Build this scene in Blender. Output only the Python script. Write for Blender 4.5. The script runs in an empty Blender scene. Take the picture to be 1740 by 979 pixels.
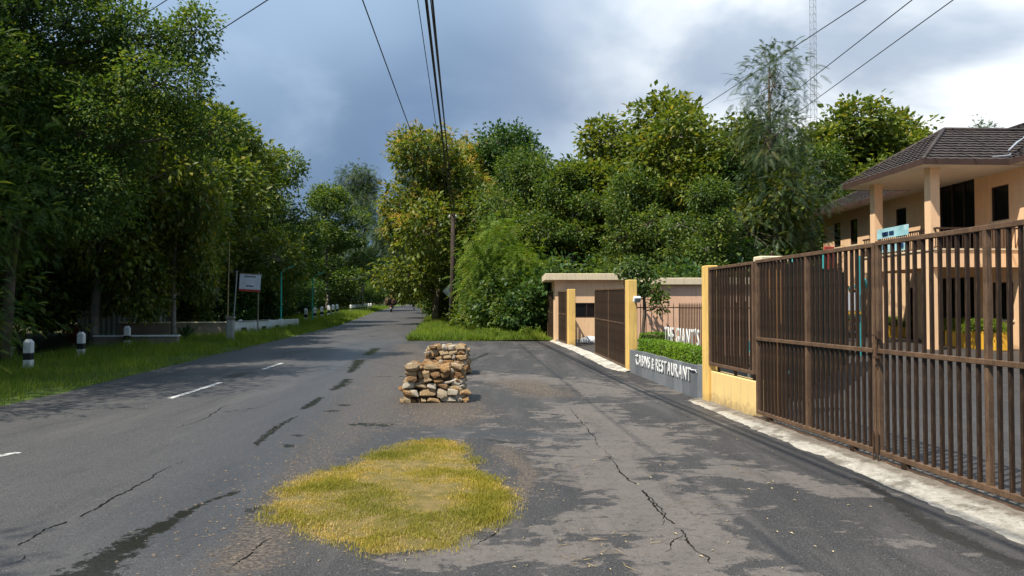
import bpy, bmesh, math, random
import numpy as np
from mathutils import Vector, Matrix, noise as mnoise
random.seed(7); np.random.seed(7)
S = bpy.context.scene
COL = S.collection
R = math.radians

# ------------------------------------------------------------------ camera
cam = bpy.data.cameras.new('camera'); camo = bpy.data.objects.new('camera', cam); COL.objects.link(camo)
FPX, HOR = 1270.0, 521.0
cam.sensor_width = 36; cam.lens = 36 * FPX / 1740; cam.clip_end = 3000; cam.clip_start = .05
camo.location = (0, 0, 1.6); camo.rotation_euler = (R(90) + math.atan((HOR - 489.5) / FPX), 0, 0)
S.camera = camo

# ------------------------------------------------------------------ sun, sky, exposure
SUN = Vector((-.52, -.38, 1.0)).normalized()
sl = bpy.data.lights.new('sun', 'SUN'); sl.energy = 5.0; sl.angle = R(.55); sl.color = (1, .925, .80)
so = bpy.data.objects.new('sun', sl); COL.objects.link(so); so.location = (-20, -10, 50)
so.rotation_euler = SUN.to_track_quat('Z', 'Y').to_euler()
S.view_settings.view_transform = 'Standard'; S.view_settings.look = 'None'
S.view_settings.exposure = 0.38; S.view_settings.gamma = 1
W = bpy.data.worlds.new('World'); S.world = W; W.use_nodes = True
wt = W.node_tree; wt.nodes.clear()

class NT:
    """tiny node helper"""
    def __init__(s, t): s.t = t
    def n(s, typ, **kw):
        nd = s.t.nodes.new(typ)
        for k, v in kw.items():
            if k.startswith('i_'): s.put(nd.inputs[k[2:].replace('_', ' ')], v)
            else: setattr(nd, k, v)
        return nd
    def put(s, sock, v):
        if isinstance(v, bpy.types.NodeSocket): s.t.links.new(v, sock)
        else:
            if isinstance(v, (tuple, list)) and len(v) == 3 and sock.type == 'RGBA': v = (*v, 1)
            sock.default_value = v
    def m(s, op, a, b=0.0, c=None, clamp=False):
        nd = s.t.nodes.new('ShaderNodeMath'); nd.operation = op; nd.use_clamp = clamp
        s.put(nd.inputs[0], a); s.put(nd.inputs[1], b)
        if c is not None: s.put(nd.inputs[2], c)
        return nd.outputs[0]
    def mix(s, f, a, b, bt='MIX'):
        nd = s.t.nodes.new('ShaderNodeMix'); nd.data_type = 'RGBA'; nd.blend_type = bt
        s.put(nd.inputs[0], f); s.put(nd.inputs[6], a); s.put(nd.inputs[7], b); return nd.outputs[2]
    def ss(s, v, a, b, lo=0.0, hi=1.0):
        nd = s.t.nodes.new('ShaderNodeMapRange'); nd.interpolation_type = 'SMOOTHSTEP'
        s.put(nd.inputs[0], v); nd.inputs[1].default_value = a; nd.inputs[2].default_value = b
        nd.inputs[3].default_value = lo; nd.inputs[4].default_value = hi; return nd.outputs[0]
    def noise(s, vec, sc, det=4, rough=.55, dist=0.0):
        nd = s.t.nodes.new('ShaderNodeTexNoise'); nd.inputs['Scale'].default_value = sc
        nd.inputs['Detail'].default_value = det; nd.inputs['Roughness'].default_value = rough; nd.inputs['Distortion'].default_value = dist
        if vec is not None: s.put(nd.inputs['Vector'], vec)
        return nd.outputs['Fac']
    def map(s, vec, scale=(1, 1, 1), loc=(0, 0, 0), rot=(0, 0, 0)):
        nd = s.t.nodes.new('ShaderNodeMapping'); s.put(nd.inputs['Vector'], vec)
        nd.inputs['Scale'].default_value = scale; nd.inputs['Location'].default_value = loc; nd.inputs['Rotation'].default_value = rot
        return nd.outputs[0]
    def attr(s, name):
        nd = s.t.nodes.new('ShaderNodeAttribute'); nd.attribute_name = name; return nd.outputs['Fac']

w = NT(wt)
sky = w.n('ShaderNodeTexSky', sky_type='NISHITA', sun_disc=False)
sky.sun_elevation = math.asin(SUN.z); sky.sun_rotation = math.atan2(SUN.x, SUN.y)
tc = w.n('ShaderNodeTexCoord'); gen = tc.outputs['Generated']
sep = w.n('ShaderNodeSeparateXYZ', i_Vector=gen)
zz = w.m('MAXIMUM', sep.outputs[2], 0.0)
# cloud sheet: direction projected on a high plane so clouds flatten towards the horizon
den = w.m('ADD', zz, .55)
cx = w.m('DIVIDE', sep.outputs[0], den); cy = w.m('DIVIDE', sep.outputs[1], den)
cmb = w.n('ShaderNodeCombineXYZ', i_X=cx, i_Y=cy, i_Z=0.0).outputs[0]
n1 = w.noise(w.map(cmb, (1, 1.1, 1), (3.2, .6, 0)), 1.25, 4, .48, .2)
n2 = w.noise(w.map(cmb, (1, 1.25, 1), (8.1, 2.7, 0)), 2.9, 5, .52, .3)
el = w.ss(sep.outputs[2], .10, .50)
CV = lambda u, v: Vector(((u - 870) / FPX, 1, (HOR - v) / FPX)).normalized()
def lobe(u, v, a, b):
    d = CV(u, v); dp = w.n('ShaderNodeVectorMath', operation='DOT_PRODUCT'); w.put(dp.inputs[0], gen); dp.inputs[1].default_value = d
    return w.ss(dp.outputs['Value'], a, b)
dark = (.130, .205, .335); mid = (.315, .445, .615); pale = (.42, .54, .68); white = (.93, .97, .99)
c0 = w.mix(w.ss(w.m('ADD', sep.outputs[2], w.m('MULTIPLY', w.m('SUBTRACT', n1, .5), .50)), .15, .46), dark, mid)
c1 = w.mix(w.m('MULTIPLY', w.ss(n2, .50, .76), .5), c0, pale)
bright = w.m('MAXIMUM', lobe(1640, 40, .76, 1.0), w.m('MULTIPLY', lobe(250, 0, .90, .995), .15))
bf = w.m('MULTIPLY', w.m('POWER', bright, 2.4), w.ss(w.m('ADD', n2, w.m('MULTIPLY', n1, .4)), .50, .78))
bf = w.m('ADD', w.m('MULTIPLY', bf, .8), w.m('MULTIPLY', w.m('POWER', bright, 1.6), .3), clamp=True)
c2 = w.mix(bf, c1, white)
cloud10 = w.mix(1.0, c2, (10, 10, 10), 'MULTIPLY')
nd = cloud10.node; nd.clamp_result = False
skymix = w.mix(w.ss(w.m('SUBTRACT', n1, w.m('MULTIPLY', n2, .3)), .18, .30, .72, .96), sky.outputs[0], cloud10)
bg = w.n('ShaderNodeBackground'); w.put(bg.inputs[0], skymix); bg.inputs[1].default_value = .1
wo = w.n('ShaderNodeOutputWorld'); wt.links.new(bg.outputs[0], wo.inputs[0])

# ------------------------------------------------------------------ helpers: place
def gz(y):
    """height of the ground: level near the gate, then a gentle rise along the road"""
    if y <= 12: return 0.0
    if y < 16: return .015 * (y - 12) ** 2 / 8
    return .015 * (y - 14)
gzv = np.vectorize(gz)
def ground(u, v):
    """point of the ground seen at that place of the picture"""
    y = FPX * 1.6 / (v - HOR)
    if y > 15: y = FPX * 1.81 / (v - HOR + .015 * FPX)
    elif y > 12:
        for _ in range(30): y = .6 * y + .4 * FPX * (1.6 - gz(y)) / (v - HOR)
    return ((u - 870) / FPX * y, y)
def at(u, v, y): return ((u - 870) / FPX * y, y, 1.6 + (HOR - v) / FPX * y)

def tag(o, label=None, cat=None, group=None, kind=None):
    if label: o['label'] = label
    if cat: o['category'] = cat
    if group: o['group'] = group
    if kind: o['kind'] = kind
    return o
def empty(name, loc=(0, 0, 0), rz=0.0, label=None, cat=None, group=None):
    o = bpy.data.objects.new(name, None); COL.objects.link(o); o.location = loc; o.rotation_euler = (0, 0, rz)
    o.empty_display_size = .2
    return tag(o, label, cat, group)
def link(name, me, parent=None, loc=(0, 0, 0), rot=(0, 0, 0), sc=(1, 1, 1)):
    o = bpy.data.objects.new(name, me); COL.objects.link(o); o.parent = parent
    o.location = loc; o.rotation_euler = rot; o.scale = sc if isinstance(sc, tuple) else (sc,) * 3
    return o
def copy_tree(o, parent=None):
    c = o.copy(); COL.objects.link(c); c.parent = parent
    for ch in o.children: copy_tree(ch, c)
    return c

class MB:
    def __init__(s): s.v = []; s.f = []; s.mi = []
    def add(s, vs, fs, mi=0):
        b = len(s.v); s.v += [tuple(p) for p in vs]; s.f += [tuple(i + b for i in f) for f in fs]; s.mi += [mi] * len(fs); return s
    def box(s, x0, y0, z0, x1, y1, z1, mi=0, bev=0.0, M=None):
        if bev:
            b = min(bev, (x1 - x0) * .4, (y1 - y0) * .4, (z1 - z0) * .4)
            bm = bmesh.new(); bmesh.ops.create_cube(bm, size=1)
            for q in bm.verts: q.co = Vector((x0 + (q.co.x + .5) * (x1 - x0), y0 + (q.co.y + .5) * (y1 - y0), z0 + (q.co.z + .5) * (z1 - z0)))
            bmesh.ops.bevel(bm, geom=bm.edges[:], offset=b, segments=1, affect='EDGES')
            bm.verts.index_update(); vs = [q.co.copy() for q in bm.verts]; fs = [tuple(q.index for q in f.verts) for f in bm.faces]; bm.free()
        else:
            vs = [Vector(p) for p in ((x0, y0, z0), (x1, y0, z0), (x1, y1, z0), (x0, y1, z0), (x0, y0, z1), (x1, y0, z1), (x1, y1, z1), (x0, y1, z1))]
            fs = [(0, 3, 2, 1), (4, 5, 6, 7), (0, 1, 5, 4), (1, 2, 6, 5), (2, 3, 7, 6), (3, 0, 4, 7)]
        if M is not None: vs = [M @ p for p in vs]
        return s.add(vs, fs, mi)
    def tube(s, pts, rad, n=6, mi=0, cap=True):
        pts = [Vector(p) for p in pts]
        if not hasattr(rad, '__len__'): rad = [rad] * len(pts)
        vs = []; fs = []
        ref = None
        for i, p in enumerate(pts):
            d = (pts[min(i + 1, len(pts) - 1)] - pts[max(i - 1, 0)]).normalized()
            if ref is None: ref = Vector((1, 0, 0)) if abs(d.x) < .9 else Vector((0, 1, 0))
            a = d.cross(ref).normalized(); b = d.cross(a).normalized(); ref = -b if False else ref
            for k in range(n):
                t = 2 * math.pi * k / n; vs.append(p + (a * math.cos(t) + b * math.sin(t)) * rad[i])
        for i in range(len(pts) - 1):
            for k in range(n):
                k2 = (k + 1) % n; fs.append((i * n + k, i * n + k2, (i + 1) * n + k2, (i + 1) * n + k))
        if cap: fs.append(tuple(range(n))[::-1]); fs.append(tuple((len(pts) - 1) * n + k for k in range(n)))
        return s.add(vs, fs, mi)
    def prism(s, poly, z0, z1, mi=0, M=None):
        n = len(poly); vs = [Vector((x, y, z0)) for x, y in poly] + [Vector((x, y, z1)) for x, y in poly]
        if M is not None: vs = [M @ p for p in vs]
        return s.add(vs, [tuple(range(n))[::-1], tuple(range(n, 2 * n))] + [(i, (i + 1) % n, n + (i + 1) % n, n + i) for i in range(n)], mi)
    def mesh(s, name, mats, smooth=False):
        me = bpy.data.meshes.new(name); me.from_pydata(s.v, [], s.f)
        for m_ in (mats if isinstance(mats, (list, tuple)) else [mats]): me.materials.append(m_)
        me.polygons.foreach_set('material_index', s.mi)
        if smooth: me.polygons.foreach_set('use_smooth', [True] * len(s.f))
        me.update(); return me
    def build(s, name, mats, parent=None, smooth=False, loc=(0, 0, 0), rot=(0, 0, 0)):
        return link(name, s.mesh(name, mats, smooth), parent, loc, rot)

def np_mesh(name, V, F, mats, fattr=None, vattr=None, smooth=False, mi=None):
    """mesh from numpy arrays; F is (n,3) or (n,4)"""
    me = bpy.data.meshes.new(name); n, k = F.shape
    me.vertices.add(len(V)); me.vertices.foreach_set('co', np.asarray(V, dtype=np.float32).ravel())
    me.loops.add(n * k); me.loops.foreach_set('vertex_index', F.astype(np.int32).ravel())
    me.polygons.add(n); me.polygons.foreach_set('loop_start', (np.arange(n) * k).astype(np.int32))
    try: me.polygons.foreach_set('loop_total', np.full(n, k, dtype=np.int32))
    except Exception: pass
    for m_ in (mats if isinstance(mats, (list, tuple)) else [mats]): me.materials.append(m_)
    if mi is not None: me.polygons.foreach_set('material_index', mi.astype(np.int32))
    if smooth: me.polygons.foreach_set('use_smooth', np.ones(n, dtype=bool))
    me.update(calc_edges=True); me.validate()
    if fattr:
        for a, val in fattr.items(): me.attributes.new(a, 'FLOAT', 'FACE').data.foreach_set('value', val.astype(np.float32))
    if vattr:
        for a, val in vattr.items(): me.attributes.new(a, 'FLOAT', 'POINT').data.foreach_set('value', val.astype(np.float32))
    return me

# ------------------------------------------------------------------ materials
def srgb(r, g, b):
    f = lambda c: (c / 255 / 12.92) if c / 255 <= .04045 else ((c / 255 + .055) / 1.055) ** 2.4
    return (f(r), f(g), f(b))
MATS = {}
def newmat(name):
    m = bpy.data.materials.new(name); m.use_nodes = True; t = m.node_tree; t.nodes.clear()
    n = NT(t); out = n.n('ShaderNodeOutputMaterial'); MATS[name] = m
    return m, n, out
def paint(name, col, rough=.6, spec=.4, var=.18, sc=3.0, dirt=None, dirt_amt=.0, metal=0.0, bump=.15, bsc=60, streak=False, foot=0.0, objrand=0.0):
    m, n, out = newmat(name)
    co = n.n('ShaderNodeTexCoord').outputs['Object']
    a = n.noise(co, sc, 6, .6); b = n.noise(co, sc * 9, 5, .65)
    c = n.mix(n.m('MULTIPLY', n.ss(a, .3, .75), 1.0), tuple(x * (1 + var) for x in col), tuple(x * (1 - var) for x in col))
    c = n.mix(n.m('MULTIPLY', n.ss(b, .45, .8), .5), c, tuple(x * (1 - var * 1.4) for x in col))
    if dirt:
        v = n.map(co, (6, 6, .6)) if streak else co
        d = n.noise(v, sc * 1.7, 7, .7)
        c = n.mix(n.m('MULTIPLY', n.ss(d, .48, .68), dirt_amt), c, dirt)
    if objrand:
        oi = n.n('ShaderNodeObjectInfo').outputs['Random']
        c = n.mix(1.0, c, n.n('ShaderNodeCombineColor', i_Red=n.ss(oi, 0, 1, 1 - objrand, 1 + objrand), i_Green=n.ss(oi, 0, 1, 1 - objrand, 1 + objrand * .9), i_Blue=n.ss(oi, 0, 1, 1 - objrand, 1 + objrand * .8)).outputs[0], 'MULTIPLY')
    if foot:
        zc = n.n('ShaderNodeSeparateXYZ', i_Vector=co).outputs[2]
        ft = n.ss(n.m('ADD', zc, n.m('MULTIPLY', n.m('SUBTRACT', n.noise(co, 9, 6, .7), .5), .5)), .26, .02); c = n.mix(n.m('MULTIPLY', ft, foot), c, (.20, .15, .09))
    p = n.n('ShaderNodeBsdfPrincipled'); n.put(p.inputs['Base Color'], c)
    n.put(p.inputs['Roughness'], n.ss(b, .2, .8, max(rough - .1, .02), min(rough + .15, 1))); p.inputs['Metallic'].default_value = metal
    p.inputs['Specular IOR Level'].default_value = spec
    bp = n.n('ShaderNodeBump'); bp.inputs['Strength'].default_value = bump; bp.inputs['Distance'].default_value = .01
    n.put(bp.inputs['Height'], n.noise(co, bsc, 4, .6)); n.put(p.inputs['Normal'], bp.outputs[0])
    n.put(out.inputs[0], p.outputs[0]); return m
def leafmat(name, c1, c2, c3=None, f3=.0, trans=.38, spec=.35, rough=.45):
    """per-leaf colour from the random value stored on each leaf"""
    m, n, out = newmat(name); r = n.attr('rnd')
    c = n.mix(n.ss(r, 0, .85), c1, c2)
    if c3: c = n.mix(n.ss(r, 1 - f3 - .03, 1 - f3 + .03), c, c3)
    co = n.n('ShaderNodeTexCoord').outputs['Object']
    cl = n.noise(co, .55, 3); c = n.mix(1.0, c, n.n('ShaderNodeCombineColor', i_Red=n.ss(cl, .3, .7, .75, 1.3), i_Green=n.ss(cl, .3, .7, .82, 1.18), i_Blue=n.ss(cl, .3, .7, .9, 1.0)).outputs[0], 'MULTIPLY')
    p = n.n('ShaderNodeBsdfPrincipled'); n.put(p.inputs['Base Color'], c); p.inputs['Roughness'].default_value = rough
    p.inputs['Specular IOR Level'].default_value = spec
    tr = n.n('ShaderNodeBsdfTranslucent'); n.put(tr.inputs[0], n.mix(1.0, c, (1.25, 1.2, .45), 'MULTIPLY'))
    mx = n.n('ShaderNodeMixShader'); mx.inputs[0].default_value = trans
    n.put(mx.inputs[1], p.outputs[0]); n.put(mx.inputs[2], tr.outputs[0]); n.put(out.inputs[0], mx.outputs[0]); return m

M_TEAK = leafmat('teak_leaf', (.060, .110, .020), (.190, .240, .044), (.30, .28, .06), .08, trans=.42)
M_BROAD = leafmat('broad_leaf', (.042, .092, .024), (.140, .210, .046), (.24, .28, .06), .08, trans=.42)
M_DEEP = leafmat('deep_green_leaf', (.024, .066, .020), (.080, .155, .038), (.17, .23, .05), .05)
M_FEATH = leafmat('feathery_leaf', (.044, .098, .030), (.130, .205, .056), (.24, .28, .06), .08, trans=.45, spec=.2, rough=.6)
M_BAMB = leafmat('bamboo_leaf', (.10, .19, .025), (.20, .29, .045), (.26, .29, .06), .08, trans=.42, spec=.2)
M_FLOW = leafmat('teak_blossom', (.42, .30, .07), (.58, .44, .14), trans=.35, spec=.1, rough=.8)
M_GREY = leafmat('grey_green_leaf', (.05, .095, .05), (.10, .155, .075), (.17, .19, .09), .1, trans=.3)
M_HEDGE = leafmat('hedge_leaf', (.085, .20, .018), (.22, .37, .03), trans=.35)
M_GRASS = leafmat('verge_grass', (.10, .19, .024), (.25, .34, .05), (.36, .33, .13), .06, trans=.4, spec=.15, rough=.7)
M_TURF = leafmat('dry_turf', (.24, .25, .038), (.46, .38, .09), (.64, .48, .22), .26, trans=.35, spec=.1, rough=.8)
M_REDL = leafmat('red_leaf', (.16, .03, .02), (.28, .09, .05), trans=.3)
M_BARK = paint('bark', (.115, .09, .065), .9, .1, .4, 4, (.20, .19, .16), .6, bump=1.0, bsc=25, streak=True)
M_BARKP = paint('pale_bark', (.26, .24, .20), .9, .1, .3, 4, (.10, .10, .07), .6, bump=.8, bsc=25, streak=True)
M_YEL = paint('ochre_yellow_paint', (.84, .55, .17), .65, .3, .08, 1.5, (.38, .25, .11), .5, bump=.2, bsc=40, streak=True, foot=.4)
M_YELP = paint('pale_yellow_paint', (.86, .62, .26), .7, .3, .05, 1.5, (.55, .42, .24), .45, bump=.2, bsc=40, streak=True, foot=.6)
M_PEACH = paint('peach_plaster', (.87, .58, .35), .8, .2, .05, 1.0, (.50, .33, .22), .3, bump=.15, bsc=50, streak=True)
M_CREAM = paint('cream_plaster', (.72, .60, .42), .8, .2, .06, 1.2, (.38, .33, .25), .4, bump=.15, bsc=50, streak=True)
M_SOFF = paint('soffit_white', (.62, .56, .50), .8, .2, .05, 2)
M_PINKW = paint('pink_plaster', (.80, .50, .34), .8, .2, .06, 1.2, (.45, .28, .2), .35, bump=.15, bsc=50, streak=True)
M_RUSTL = paint('lit_rusty_steel', (.115, .068, .040), .6, .35, .35, 7, (.25, .16, .095), .6, bump=.5, bsc=90, streak=True)  # lit copy of the gate rust: sunlight on rails and stiles painted lighter
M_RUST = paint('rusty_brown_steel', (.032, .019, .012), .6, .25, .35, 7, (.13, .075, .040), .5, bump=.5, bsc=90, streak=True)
M_RUSTD = paint('dark_rusty_steel', (.06, .034, .02), .6, .4, .3, 6, (.22, .12, .06), .4, bump=.5, bsc=90)
M_SLATE = paint('slate_panel', (.17, .185, .205), .6, .3, .12, 2.5, (.10, .11, .12), .5, bump=.3, bsc=40, streak=True, objrand=.18)
M_WHITE = paint('white_paint', (.78, .79, .78), .6, .3, .05, 2, (.45, .44, .40), .35, bump=.1, streak=True)
M_BLACK = paint('black_paint', (.02, .02, .022), .5, .4, .3, 3)
M_CONC = paint('concrete', (.36, .35, .32), .9, .15, .18, 2, (.20, .19, .16), .5, bump=.5, bsc=50)
M_CONCB = paint('weathered_concrete', (.27, .22, .18), .9, .15, .18, 2, (.12, .12, .09), .5, bump=.5, bsc=50)
M_GLASS = paint('dark_glass', (.008, .009, .011), .12, .4, .1, 1, bump=.0)
M_DARKW = paint('dark_wood_frame', (.045, .025, .018), .5, .4, .2, 3)
M_ROOF = paint('brown_roof_tile', (.062, .050, .046), .75, .3, .22, 2.5, (.15, .12, .105), .4, bump=.4, bsc=40)
M_FASC = paint('brown_fascia', (.065, .038, .030), .6, .3, .15, 2)
M_GREENP = paint('green_lamp_paint', (.03, .46, .34), .45, .5, .15, 3)
M_STEEL = paint('galvanised_steel', (.42, .43, .44), .45, .5, .12, 5, metal=.4)
M_REDP = paint('faded_red_paint', (.45, .06, .04), .5, .4, .2, 3)
M_BLUEP = paint('blue_panel', (.02, .05, .14), .5, .4, .2, 3)
M_TEAL = paint('teal_plastic', (.04, .32, .33), .4, .5, .1, 3)
M_ORANGE = paint('orange_yellow_plastic', (.75, .42, .04), .4, .5, .1, 3)
M_TIN = paint('pale_tin_sheet', (.60, .68, .60), .5, .4, .12, 3, (.25, .24, .18), .4, streak=True)
M_TIMBER = paint('creosoted_pole', (.055, .040, .032), .85, .2, .3, 4, (.12, .09, .07), .4, bump=.8, bsc=30, streak=True)
M_BAMBOO = paint('bamboo_pole', (.36, .27, .14), .7, .2, .2, 4)
M_CABLE = paint('cable_black', (.018, .018, .02), .5, .4, .1, 4)
M_RUBBER = paint('rubber', (.02, .02, .02), .7, .3, .2, 4)
M_CLOTH = paint('dark_cloth', (.05, .045, .06), .9, .1, .2, 5)
M_SKIN = paint('skin', (.30, .16, .10), .6, .3, .05, 5)
M_BUNDLE = paint('brown_bundle', (.085, .055, .038), .95, .1, .35, 8, (.15, .10, .065), .5, bump=1, bsc=30)
M_NET = paint('dark_green_net', (.012, .035, .024), .8, .2, .35, 2, (.02, .06, .045), .5)
M_SILVER = paint('silver_flashing', (.55, .57, .60), .35, .5, .15, 6, metal=.5)
M_SOIL = paint('dark_soil', (.05, .038, .026), .95, .1, .3, 3, bump=.8, bsc=30)
M_LITTER = paint('pale_litter', (.60, .50, .30), .8, .2, .3, 20, objrand=.3)
M_CRACK = paint('crack_fill', (.012, .011, .010), .9, .1, .3, 8)
M_SIGNB = paint('sign_board', (.66, .70, .76), .5, .4, .04, 3, (.45, .48, .52), .3)

def stone_mat():
    m, n, out = newmat('golden_limestone'); co = n.n('ShaderNodeTexCoord').outputs['Object']
    oi = n.n('ShaderNodeObjectInfo'); rv = oi.outputs['Random']
    v = n.n('ShaderNodeVectorMath', operation='ADD'); n.put(v.inputs[0], co); n.put(v.inputs[1], n.n('ShaderNodeCombineXYZ', i_X=n.m('MULTIPLY', rv, 37.0), i_Y=n.m('MULTIPLY', rv, 91.0)).outputs[0])
    a = n.noise(v.outputs[0], 5, 6, .6); b = n.noise(v.outputs[0], 22, 6, .7)
    base = n.mix(n.ss(rv, .1, .9), (.62, .33, .11), (.60, .44, .25))
    c = n.mix(n.ss(a, .52, .66), base, (.80, .70, .52)); c = n.mix(n.ss(a, .42, .30), c, (.40, .16, .045))
    c = n.mix(n.m('MULTIPLY', n.ss(b, .46, .62), .85), c, (.09, .055, .035))
    r2 = n.m('FRACT', n.m('MULTIPLY', rv, 17.3)); c = n.mix(n.m('MULTIPLY', n.ss(r2, .80, .84), .65), c, (.78, .72, .60)); c = n.mix(n.m('MULTIPLY', n.ss(r2, .26, .22), .6), c, (.27, .125, .045))
    p = n.n('ShaderNodeBsdfPrincipled'); n.put(p.inputs['Base Color'], c); p.inputs['Roughness'].default_value = .85; p.inputs['Specular IOR Level'].default_value = .25
    bp = n.n('ShaderNodeBump'); bp.inputs['Strength'].default_value = 1.0; bp.inputs['Distance'].default_value = .03; n.put(bp.inputs['Height'], n.m('ADD', a, b)); n.put(p.inputs['Normal'], bp.outputs[0])
    n.put(out.inputs[0], p.outputs[0]); return m
M_STONE = stone_mat()

def asphalt_mat(name, dark, light, thr, court=False):
    """thr: how much of the dry, paler crust shows; masks wet / grit / patch / smooth are stored on the vertices"""
    m, n, out = newmat(name); co = n.n('ShaderNodeTexCoord').outputs['Object']
    wet, grit, patch, smo = n.attr('wet'), n.attr('grit'), n.attr('patch'), n.attr('smooth')
    big = n.noise(n.map(co, (1.1, .8, 1), rot=(0, 0, .3)), .9, 9, .68, .35); med = n.noise(co, 2.6, 8, .7); fin = n.noise(co, 34, 4, .6)
    vo = n.n('ShaderNodeTexVoronoi'); n.put(vo.inputs['Vector'], co); vo.inputs['Scale'].default_value = 42
    speck = n.m('MULTIPLY', n.ss(vo.outputs['Distance'], .30, .12), n.ss(n.noise(co, 31, 2), .48, .60))
    ragg = n.noise(n.map(co, (.8, 1.25, 1)), 2.3, 11, .74, .5)
    f = n.ss(n.m('ADD', n.m('ADD', n.m('MULTIPLY', big, .42), n.m('MULTIPLY', ragg, .58)), n.m('MULTIPLY', n.m('SUBTRACT', patch, .5), .13)), thr - .012, thr + .012)
    c = n.mix(f, dark, light)
    c = n.mix(n.m('MULTIPLY', n.ss(med, .35, .7), .28), c, tuple(x * .6 for x in dark))
    agg = n.noise(co, 95, 3, .7); agb = n.noise(co, 14, 5, .75)
    c = n.mix(n.m('MULTIPLY', n.ss(agg, .44, .64), .75), c, n.mix(.55, c, (.20, .19, .18)))
    c = n.mix(n.m('MULTIPLY', n.ss(agb, .50, .66), .45), c, tuple(x * .55 for x in dark))
    c = n.mix(n.m('MULTIPLY', speck, .6), c, (.26, .25, .235))
    lng = n.noise(n.map(co, (1.2, .16, 1), rot=(0, 0, -.09)), 1.6, 6, .65); c = n.mix(n.m('MULTIPLY', n.ss(lng, .48, .68), .45), c, tuple(x * .55 + .045 for x in light)); c = n.mix(n.m('MULTIPLY', n.ss(lng, .46, .30), .45), c, tuple(x * .5 for x in dark))
    gf = n.m('MULTIPLY', n.ss(n.m('ADD', n.m('MULTIPLY', grit, .7), n.m('MULTIPLY', n.m('SUBTRACT', n.noise(co, 7, 8, .75), .5), 1.6)), .26, .62), .85)
    c = n.mix(gf, c, n.mix(n.ss(fin, .38, .66), (.045, .034, .028), (.17, .135, .10)))
    c = n.mix(n.m('MULTIPLY', smo, .35), c, (.050, .054, .062))  # bluish tint paints the sky's sheen onto the smooth wet strips
    wf = n.ss(n.m('ADD', wet, n.m('MULTIPLY', n.m('SUBTRACT', n.noise(co, 7.5, 9, .75), .5), 2.6)), .62, .74)
    c = n.mix(n.m('MULTIPLY', wf, .86), c, (.016, .016, .013))
    p = n.n('ShaderNodeBsdfPrincipled'); n.put(p.inputs['Base Color'], c)
    ro = n.m('SUBTRACT', n.ss(fin, .3, .7, .56, .78), n.m('MULTIPLY', n.ss(smo, 0, 1), .24)); ro = n.m('ADD', ro, n.m('MULTIPLY', f, .16))
    ro = n.m('SUBTRACT', ro, n.m('MULTIPLY', wf, .30)); n.put(p.inputs['Roughness'], n.m('MAXIMUM', ro, .12))
    p.inputs['Specular IOR Level'].default_value = .5
    bp = n.n('ShaderNodeBump'); bp.inputs['Strength'].default_value = .75; bp.inputs['Distance'].default_value = .012
    hgt = n.m('ADD', n.m('MULTIPLY', n.m('ADD', fin, n.m('MULTIPLY', gf, n.noise(co, 18, 4, .6))), n.m('SUBTRACT', 1.0, n.m('MULTIPLY', wf, .9))), n.m('MULTIPLY', f, .22))
    n.put(bp.inputs['Height'], hgt)
    n.put(p.inputs['Normal'], bp.outputs[0]); n.put(out.inputs[0], p.outputs[0]); return m
M_ROAD = asphalt_mat('road_asphalt', (.047, .046, .049), (.098, .091, .083), .545)
M_YARD = asphalt_mat('shaded_yard_asphalt', (.017, .016, .017), (.05, .045, .042), .56)  # darker copy of the asphalt: the yard's shade is put into the colour
M_FORE = asphalt_mat('forecourt_asphalt', (.0215, .0200, .0205), (.132, .112, .099), .494)
def soil_mat(name, a, b, c3, sc=1.2):
    m, n, out = newmat(name); co = n.n('ShaderNodeTexCoord').outputs['Object']
    x = n.noise(co, sc, 7, .65); y = n.noise(co, sc * 14, 5, .7)
    c = n.mix(n.ss(x, .35, .65), a, b); c = n.mix(n.m('MULTIPLY', n.ss(y, .5, .7), .6), c, c3)
    p = n.n('ShaderNodeBsdfPrincipled'); n.put(p.inputs['Base Color'], c); p.inputs['Roughness'].default_value = .95; p.inputs['Specular IOR Level'].default_value = .15
    bp = n.n('ShaderNodeBump'); bp.inputs['Strength'].default_value = .9; bp.inputs['Distance'].default_value = .04; n.put(bp.inputs['Height'], y); n.put(p.inputs['Normal'], bp.outputs[0])
    n.put(out.inputs[0], p.outputs[0]); return m
M_TERR = soil_mat('terrain_soil', (.055, .060, .028), (.075, .075, .030), (.045, .035, .022))
M_VERGE = soil_mat('verge_soil', (.075, .115, .028), (.10, .145, .035), (.09, .075, .04))
M_TURFB = soil_mat('turf_soil', (.22, .19, .06), (.36, .27, .11), (.13, .08, .04), 7)
M_APRON = paint('limewashed_concrete', (.50, .47, .41), .9, .15, .3, 2.2, (.17, .15, .12), .9, bump=1, bsc=22)
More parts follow.
